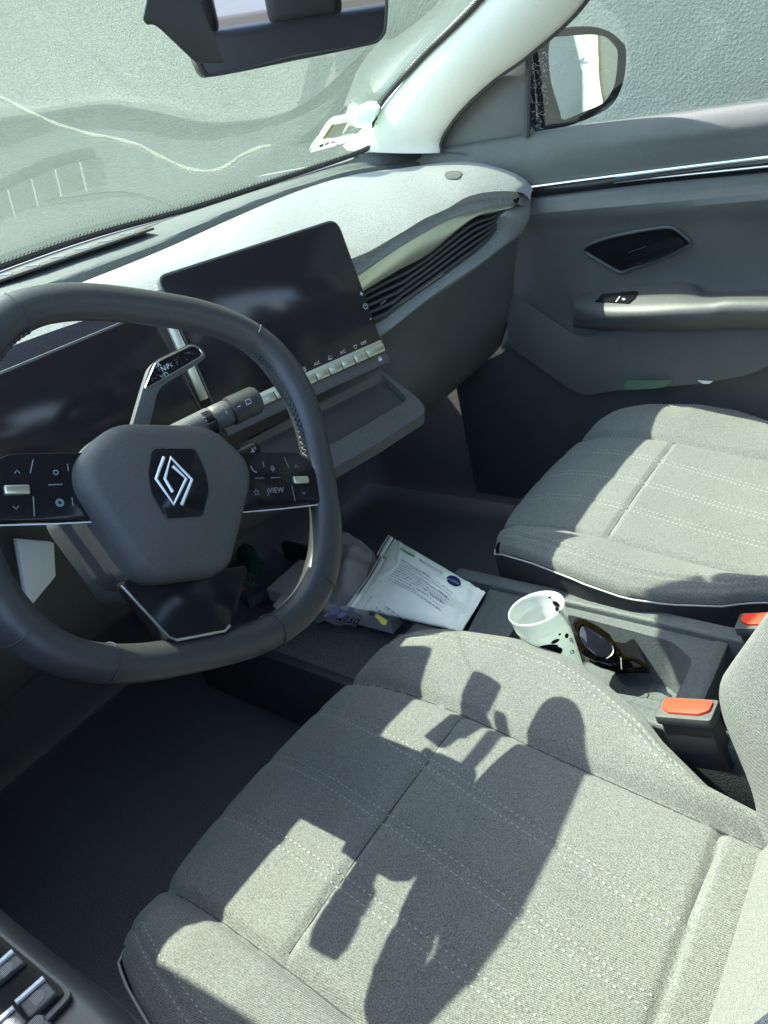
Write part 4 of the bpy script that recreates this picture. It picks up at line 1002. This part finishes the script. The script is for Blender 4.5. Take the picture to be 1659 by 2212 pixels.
sp_ = [P(u, v, y=.10) for u, v in ((318, -120), (316, 0), (306, 40), (318, 56), (330, 52), (345, 62), (425, 138), (520, 138), (520, -120))]
fin('shell', prism(sp_, (.05, .06, .012), .004, 3), M['leather'], sb)

# ------------------------------------------------------------------ passenger door
pd = thing('passenger_door', 'dark passenger door with pale trim line, armrest and pull handle', 'car door', (.72, -.1, .3))
def yl(pts_): return [V(q) for q in pts_]
R0 = yl([(.735, .36, .905), (.735, .10, .905), (.735, -.3, .897), (.735, -.95, .90)])
Rr = [R0, yl([(.722, .36, .914), (.722, .10, .912), (.718, -.3, .902), (.715, -.95, .905)]), yl([(.704, .36, .912), (.704, .10, .908), (.696, -.3, .898), (.69, -.95, .90)]),
      yl([(.694, .36, .895), (.694, .10, .888), (.682, -.3, .872), (.68, -.95, .87)]), yl([(.690, .36, .87), (.690, .10, .865), (.686, -.3, .85), (.68, -.95, .85)]),
      yl([(.692, .36, .835), (.692, .10, .832), (.692, -.3, .824), (.69, -.95, .82)])]
fin('sill_trim', loft(Rr, 80, 40), M['soft'], pd)
Rp = [Rr[-1], yl([(.690, .36, .80), (.690, .10, .80), (.690, -.3, .79), (.69, -.95, .79)]), yl([(.672, .36, .765), (.672, .10, .775), (.664, -.3, .762), (.66, -.95, .76)]), yl([(.690, .36, .73), (.690, .10, .735), (.694, -.3, .715), (.69, -.95, .71)]),
      yl([(.705, .36, .66), (.705, .10, .66), (.708, -.3, .65), (.70, -.95, .65)]), yl([(.70, .36, .57), (.70, .10, .57), (.70, -.3, .56), (.70, -.95, .56)]), yl([(.68, .36, .45), (.68, .10, .45), (.69, -.3, .44), (.69, -.95, .44)]), yl([(.69, .36, .1), (.69, .10, .1), (.70, -.3, .1), (.70, -.95, .1)])]
fin('door_panel', loft(Rp, 80, 70), M['soft'], pd)
XB = BVH(loft(Rp, 80, 70)); XB2 = BVH(loft(Rr, 80, 40))
def ond(u, v, off=.001):
    o, d = PR(u, v); best = None
    for B__ in (XB, XB2):
        h = B__.ray_cast(o, d)
        if h[0] and (best is None or h[3] < best[3]): best = h
    if best is None: return P(u, v, x=.69)
    return best[0]-V((1, 0, 0))*off
def bandd(top, bot, n=60, off=.004, thick=True):
    A_ = np.array([tuple(ond(u, v, off)) for u, v, _ in cr([(a_, b_, 0) for a_, b_ in top], n)]); B_ = np.array([tuple(ond(u, v, off)) for u, v, _ in cr([(a_, b_, 0) for a_, b_ in bot], n)])
    return grid_bm(np.array([A_+np.array([.006, 0, 0]), A_, (A_+B_)/2-np.array([.0015, 0, 0]), B_, B_+np.array([.006, 0, 0])]))
ext = lambda u: 402-.1316*(u-1146)
fin('chrome_strip', bandd([(1120, 405), (1146, 401), (1400, 367), (1659, 335), (1900, 305)], [(1120, 411), (1146, 406), (1400, 373), (1659, 342), (1900, 312)], off=.007), M['chrome'], pd)
fin('gloss_strip', bandd([(1120, 412), (1158, 407), (1400, 375), (1659, 344), (1900, 314)], [(1120, 432), (1158, 425), (1400, 396), (1659, 371), (1900, 345)], off=.004), M['gloss'], pd)
fin('thin_chrome_line', bandd([(1330, 392), (1436, 379), (1659, 355), (1900, 330)], [(1330, 394), (1436, 382), (1659, 360), (1900, 336)], off=.010), M['chrome'], pd)
# handle recess
hr_ = [ond(u, v, .003) for u, v, _ in cr([(1262, 537, 0), (1295, 562, 0), (1341, 587, 0), (1362, 581, 0), (1420, 562, 0), (1485, 532, 0), (1493, 522, 0), (1475, 505, 0), (1456, 492, 0), (1432, 490, 0), (1360, 502, 0), (1300, 517, 0)], 60, True)]
hm = fin('handle_recess', (lambda b_: (b_.faces.new([b_.verts.new(q+V((.001, 0, 0))) for q in hr_]), b_)[1])(bmesh.new()), M['gloss'], pd, smooth=False)
fin('recess_rim', tube(hr_, .0032, 8, closed=True), M['plastic'], pd)
lv = [ond(u, v, .010) for u, v in ((1335, 566), (1355, 574), (1420, 556), (1478, 528), (1484, 518), (1470, 508), (1452, 508), (1400, 530))]
fin('lever', prism(roundpoly(lv, .008), (-.006, 0, 0), .002, 3), M['gloss'], hm)
fin('lever_glint', ribbon([ond(1365, 540, .0175), ond(1404, 526, .0175)], .0008, V((-1, 0, 0))), M['chrome'], hm, smooth=False)
# armrest
def yz(u, v, x): q = P(u, v, x=x); return q
top_in = [yz(1239, 645, .69), yz(1300, 629, .70), yz(1385, 617, .70), yz(1490, 613, .70), yz(1527, 634, .69), yz(1659, 632, .69), V((.69, -.95, .60))]
edge_ = [yz(1239, 668, .665), yz(1300, 668, .635), yz(1385, 662, .625), yz(1460, 658, .62), yz(1540, 654, .62), yz(1659, 649, .62), V((.62, -.95, .585))]
mid_ = [yz(1239, 690, .67), yz(1300, 690, .630), yz(1385, 688, .615), yz(1460, 686, .61), yz(1540, 684, .61), yz(1659, 680, .61), V((.61, -.95, .56))]
bot_ = [yz(1239, 706, .685), yz(1300, 711, .66), yz(1385, 713, .65), yz(1460, 713, .645), yz(1540, 712, .64), yz(1659, 710, .64), V((.64, -.95, .535))]
und = [V(q)+V((.05, 0, -.004)) for q in bot_]
ar = fin('armrest', loft([[q+V((.02, 0, 0)) for q in top_in], top_in, [(V(a_)*.5+V(b_)*.5)+V((0, 0, .002)) for a_, b_ in zip(top_in, edge_)], edge_, mid_, bot_, und], 60, 50), M['plastic'], pd)
ARB = BVH(loft([[q+V((.02, 0, 0)) for q in top_in], top_in, [(V(a_)*.5+V(b_)*.5)+V((0, 0, .002)) for a_, b_ in zip(top_in, edge_)], edge_, mid_, bot_, und], 60, 50))
def onar(u, v, off=.0012):
    o, d = PR(u, v); h = ARB.ray_cast(o, d)
    if h[0] is None: return P(u, v, x=.65)
    return h[0]-d*off*2
swp = fin('window_switch', prism([onar(u, v) for u, v in ((1285, 653), (1300, 637), (1370, 630), (1379, 632), (1371, 645), (1358, 656))], (0, 0, .002), .0006), M['gloss'], pd)
bm = ribbon([onar(1330, 652, .004), onar(1339, 640, .004)], .0018, V((-.3, -.3, .9)))
bm.faces.new([bm.verts.new(onar(1347+3.5*math.cos(a_), 646+2.2*math.sin(a_), .003)) for a_ in np.linspace(0, 6.283, 14)[:-1]])
fin('switch_symbol', bm, M['ink'], swp, smooth=False)
# pocket panel, lower edge line
pkp = [P(u, v, x=.655) for u, v, _ in cr([(1100, 746, 0), (1175, 802, 0), (1253, 852, 0), (1300, 848, 0), (1351, 842, 0), (1480, 832, 0), (1605, 812, 0), (1659, 790, 0), (1700, 760, 0)], 40)]
fin('door_pocket', grid_bm(np.array([[tuple(q+V((.02, 0, .12))) for q in pkp], [tuple(q+V((.004, 0, .06))) for q in pkp], [tuple(q) for q in pkp], [tuple(q+V((.012, 0, -.004))) for q in pkp], [tuple(q+V((.05, 0, -.006))) for q in pkp]])), M['soft'], pd)
# glass and mirror quarter panel
gl = [[(.735, .34, .91), (.735, -.3, .90), (.735, -.95, .90)], [(.715, .15, 1.05), (.715, -.3, 1.09), (.715, -.95, 1.10)], [(.67, -.12, 1.22), (.66, -.4, 1.27), (.66, -.95, 1.29)]]
fin('window_glass', loft(gl, 20, 12), M['dglass'], pd)
qp = [P(u, v, x=.712) for u, v in ((945, 322), (956, 285), (999, 231), (1069, 167), (1143, 112), (1139, 293))]
fin('corner_panel', prism(qp, (.012, 0, 0), .002), M['soft'], pd)
fin('corner_divider', tube([P(1142, 108, x=.705), P(1138, 296, x=.700)], .0055, 8), M['rubber'], pd)
fin('outer_skin', loft([[(.78, .36, .90), (.80, -.3, .89), (.78, -.95, .90)], [(.85, .36, .7), (.87, -.3, .7), (.85, -.95, .7)], [(.80, .36, .1), (.82, -.3, .1), (.80, -.95, .1)]], 20, 12), M['paint'], pd)
# green card in the pocket
gc = thing('green_card', 'green card sticking out of the far door pocket', 'card', P(1400, 830, x=.64))
fin('card', prism([P(u, v, x=.648) for u, v in ((1351, 842), (1350, 828), (1357, 822), (1453, 821), (1436, 834), (1420, 838))], (-.003, 0, 0)), mat('green_card', (.09, .15, .09), .5), gc, smooth=False)
gc = thing('white_slip', 'sliver of white paper in the far door pocket near the seat', 'paper', P(1525, 825, x=.64))
fin('sheet', prism([P(u, v, x=.648) for u, v in ((1508, 821), (1540, 823), (1533, 828), (1520, 828))], (-.003, 0, 0)), M['paper'], gc, smooth=False)

# ------------------------------------------------------------------ outside mirror
em = thing('door_mirror', 'black outside mirror beyond the passenger window with dust on its glass', 'mirror', (.92, .08, .97))
mo = P(1265, 165, x=.93)
tgt = V((1.62, -1.2, .97)); mnn = ((V(CP)-mo).normalized()+(tgt-mo).normalized()).normalized()
def D3(x, y): return (1097+.3386*x, .3386*y)
om = [(150, 860), (160, 830), (125, 560), (127, 380), (250, 250), (325, 185), (440, 168), (560, 172), (650, 205), (715, 260), (748, 310), (740, 480), (700, 610), (640, 690), (540, 745), (400, 800), (300, 830), (200, 862)]
gm = [(262, 250), (320, 238), (440, 228), (540, 226), (610, 240), (660, 285), (687, 330), (684, 430), (668, 540), (630, 620), (580, 668), (470, 716), (345, 766), (325, 730), (300, 650), (272, 560), (255, 470), (247, 350)]
oo = [V(q) for q in cr([tuple(PN(*D3(x, y), mo, mnn)) for x, y in om], 70, True)]
gg = [V(q) for q in cr([tuple(PN(*D3(x, y), mo, mnn)) for x, y in gm], 60, True)]
bm = bmesh.new(); mcen = sum(oo, V())/70; rows = []
for ins, h in ((.03, -.075), (.012, -.06), (.002, -.035), (0, -.01), (0, 0), (.002, .004)): rows.append([q+(mcen-q).normalized()*ins+mnn*h for q in oo])
vs = [[bm.verts.new(q) for q in r] for r in rows]
for j in range(len(rows)-1):
    for i in range(70): bm.faces.new((vs[j][i], vs[j][(i+1) % 70], vs[j+1][(i+1) % 70], vs[j+1][i]))
bm.faces.new(vs[0]); bm.faces.new(vs[-1])
fin('housing', bm, M['spot'], em, ang=60)
# convex glass
gc_ = sum(gg, V())/60
bm = bmesh.new(); N_ = 60; rows = [[q+mnn*.0052 for q in gg]]
for s in (.25, .5, .75, .93): rows.append([q.lerp(gc_, s)+mnn*(.0052+.0012*(1-(1-s)**2)) for q in gg])
vs = [[bm.verts.new(q) for q in r] for r in rows]
for j in range(len(rows)-1):
    for i in range(N_): bm.faces.new((vs[j][i], vs[j][(i+1) % N_], vs[j+1][(i+1) % N_], vs[j+1][i]))
bm.faces.new(vs[-1])
mg = fin('mirror_glass', bm, M['mirror'], em, ang=180)
bm = bmesh.new()
for x, y, _ in cr([(543, 232, 0), (562, 290, 0), (578, 370, 0), (584, 450, 0), (582, 540, 0), (575, 620, 0), (568, 668, 0)], 34):
    c_ = PN(*D3(x, y), mo+mnn*.0075, mnn); ex_ = mnn.cross(V((0, 0, 1))).normalized(); ey_ = mnn.cross(ex_)
    bm.faces.new([bm.verts.new(c_+ex_*.0009*math.cos(a_)+ey_*.0009*math.sin(a_)) for a_ in (0, 1, 2, 3, 4, 5)])
fin('dot_line', bm, M['spot'], mg, smooth=False)
bm = bmesh.new()
def scratch(x0, y0, x1, y1, w_=.0006, off=.0085):
    a_, b_ = PN(*D3(x0, y0), mo+mnn*off, mnn), PN(*D3(x1, y1), mo+mnn*off, mnn); m_ = (a_+b_)/2+V((0, 0, random.uniform(-.001, .001)))
    ribbon([a_, m_, b_], w_, mnn, bm)
for k in range(26):
    a_ = random.uniform(0, 6.28); l = random.uniform(15, 62); scratch(478+random.uniform(-12, 12), 392+random.uniform(-8, 8), 490+l*math.cos(a_)*1.0, 388+l*math.sin(a_)*.8, .0008)
for k in range(60):
    x, y = random.uniform(290, 660), random.uniform(250, 640); a_ = random.uniform(0, 3.14); l = random.uniform(4, 26); scratch(x, y, x+l*math.cos(a_), y+l*math.sin(a_), .0004)
for k in range(170):
    x, y = random.uniform(140, 250), random.uniform(300, 850)
    if x > 250-(y-500)*.0: continue
    if y < 420-(x-140)*1.1: continue
    a_ = random.uniform(0, 3.14); l = random.uniform(4, 20); scratch(x, y, x+l*math.cos(a_), y+l*math.sin(a_), .0004)
fin('dust_scratches', bm, M['dust'], mg, smooth=False)

# ------------------------------------------------------------------ driver door with window switches
dd_ = thing('driver_door', 'dark armrest of the nearer door with a panel of window switches', 'car door', (-.72, -.3, .3))
zd = .668
af = [P(u, v, z=zd) for u, v in ((-60, 1915), (0, 1972), (104, 2056), (208, 2134), (289, 2212), (360, 2300))]
af = [q for q in af]+[V((-.665, -.55, zd)), V((-.665, -.8, zd))]
e_ = cr([tuple(q) for q in af], 60)
rows = [e_*np.array([0, 1, 1])+np.array([-.76, 0, 0]), e_+np.array([-.02, 0, .0005]), e_+np.array([-.006, 0, 0]), e_+np.array([0, 0, -.006]), e_+np.array([.003, 0, -.02]), e_+np.array([-.01, .0, -.07]), e_+np.array([-.05, 0, -.11])]
fin('armrest', loft(rows, 60, 40), M['leather'], dd_)
sp2 = [P(u, v, z=zd+.002) for u, v in ((-80, 1950), (0, 2014), (148, 2136), (157, 2150), (150, 2165), (104, 2212), (40, 2290), (-80, 2290))]
spn = fin('switch_frame', prism(roundpoly(sp2, .006), (0, 0, .0025), .0012, 3), M['plastic'], dd_)
sp3 = [q+V((0, 0, .0032)) for q in [P(u, v, z=zd+.002) for u, v in ((-75, 1970), (0, 2024), (138, 2139), (143, 2152), (136, 2163), (96, 2204), (40, 2270), (-75, 2270))]]
fin('switch_well', prism(roundpoly(sp3, .004), (0, 0, .0006)), M['gloss'], dd_, smooth=False)
zq = zd+.009
for quad, rid, ic in ((((35, 2164), (95, 2113), (122, 2143), (62, 2200)), ((35, 2166), (95, 2113)), (82, 2152)), (((-35, 2095), (28, 2052), (52, 2077), (-10, 2128)), ((-32, 2108), (28, 2055)), (14, 2092)), (((-30, 2236), (30, 2175), (58, 2206), (0, 2262)), ((-25, 2226), (30, 2177)), (18, 2214)), (((50, 2214), (84, 2188), (112, 2210), (78, 2240)), ((52, 2232), (70, 2218)), (80, 2207))):
    q4 = [P(u, v, z=zq) for u, v in quad]
    bt2 = fin('window_button', prism(q4, (0, 0, -.006), .0012, 3), M['plastic'], dd_)
    r0_, r1_ = P(*rid[0], z=zq+.001), P(*rid[1], z=zq+.001)
    fin('ridge', tube([r0_, r1_], .0016, 8), M['silver'], bt2)
    bm = bmesh.new(); c_ = P(*ic, z=zq+.0006)
    for k in range(-3, 4): ribbon([c_+V((-.0035, k*.0011, 0)), c_+V((.0035-abs(k)*.0006, k*.0011, 0))], .0005, V((0, 0, 1)), bm)
    fin('window_symbol', bm, M['dimink'], bt2, smooth=False)
fin('door_panel', loft([[(-.745, .40, .90), (-.745, -.9, .88)], [(-.735, .40, .8), (-.735, -.9, .8)], [(-.735, .40, .6), (-.735, -.9, .6)], [(-.70, .40, .4), (-.71, -.9, .4)], [(-.71, .40, .08), (-.72, -.9, .08)]], 20, 30), M['soft'], dd_)

# ------------------------------------------------------------------ driver footwell and body shell
bm = box((0, -.5, .03), (1.5, 3.0, .04)); tag(fin('floor', bm, M['carpet'], smooth=False), None, None, kind='structure')
t = thing('cabin_shell', 'pale headliner, pillars and dark rear shelf enclosing the cabin', 'cabin shell', (0, -1, 1.3))
for sx in (-.745, .745): fin('footwell_side', box((sx, .55, .45), (.03, .66, .94)), M['carpet'], t, smooth=False)
fin('firewall', box((0, .78, .45), (1.5, .04, .90)), M['carpet'], t, smooth=False)
fin('roof_lining', loft([[(-.60, -.21, 1.325), (0, -.17, 1.352), (.60, -.22, 1.325)], [(-.60, -1.0, 1.36), (0, -1.0, 1.42), (.60, -1.0, 1.36)], [(-.56, -1.9, 1.28), (0, -1.9, 1.33), (.56, -1.9, 1.28)]], 30, 20), M['headliner'], t)
fin('pillar', tube([(-.73, .50, .93), (-.71, .30, 1.08), (-.685, .05, 1.22), (-.61, -.20, 1.32), (-.61, -.6, 1.35)], [.05, .06, .06, .05, .03], 12), M['pillar'], t)
fin('pillar', tube([(-.72, -.98, .1), (-.70, -1.02, .9), (-.60, -1.12, 1.36)], [.06, .05, .04], 12), M['headliner'], t)
fin('pillar', tube([(.72, -.98, .1), (.70, -1.02, .9), (.60, -1.12, 1.36)], [.06, .05, .04], 12), M['headliner'], t)
fin('roof_rail', tube([(.60, -.22, 1.325), (.61, -.6, 1.35), (.60, -1.2, 1.36), (.56, -1.9, 1.28)], .025, 10), M['headliner'], t)
fin('rear_side', loft([[(.73, -.95, .92), (.72, -1.5, .95), (.62, -2.1, 1.0)], [(.74, -.95, .1), (.74, -1.5, .1), (.7, -2.2, .1)]], 12), M['soft'], t)
fin('rear_side', loft([[(-.73, -.95, .92), (-.72, -1.5, .95), (-.62, -2.1, 1.0)], [(-.74, -.95, .1), (-.74, -1.5, .1), (-.7, -2.2, .1)]], 12), M['soft'], t)
fin('parcel_shelf', box((0, -1.95, .93), (1.3, .5, .03), bev=.005), M['black'], t)
fin('tailgate', box((0, -2.22, .55), (1.35, .04, .85), bev=.01), M['black'], t)
rs = thing('rear_bench', 'dark rear bench behind the front seats, seen only in the mirror', 'bench', (0, -1.6, .3))
fin('seat_base', box((0, -1.35, .35), (1.25, .5, .18), bev=.04, seg=4), M['black'], rs)
fin('backrest', box((0, -1.68, .68), (1.25, .14, .60), ((1, 0, 0), (0, .94, .34), (0, -.34, .94)), bev=.04, seg=4), M['black'], rs)
for sx in (-.40, 0, .40): fin('headrest', box((sx, -1.80, 1.02), (.24, .09, .13), bev=.035, seg=4), M['black'], rs)
pdl = thing('painted_sunlight_panel', 'pale panel standing in for sunlight on the driver footwell side', 'panel', P(70, 1240, y=.30))
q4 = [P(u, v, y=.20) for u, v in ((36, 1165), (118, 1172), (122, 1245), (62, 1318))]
fin('panel', prism(q4, (0, .01, 0), .002), M['pillar'], pdl)  # pale cloth colour stands for sunlight on the footwell side
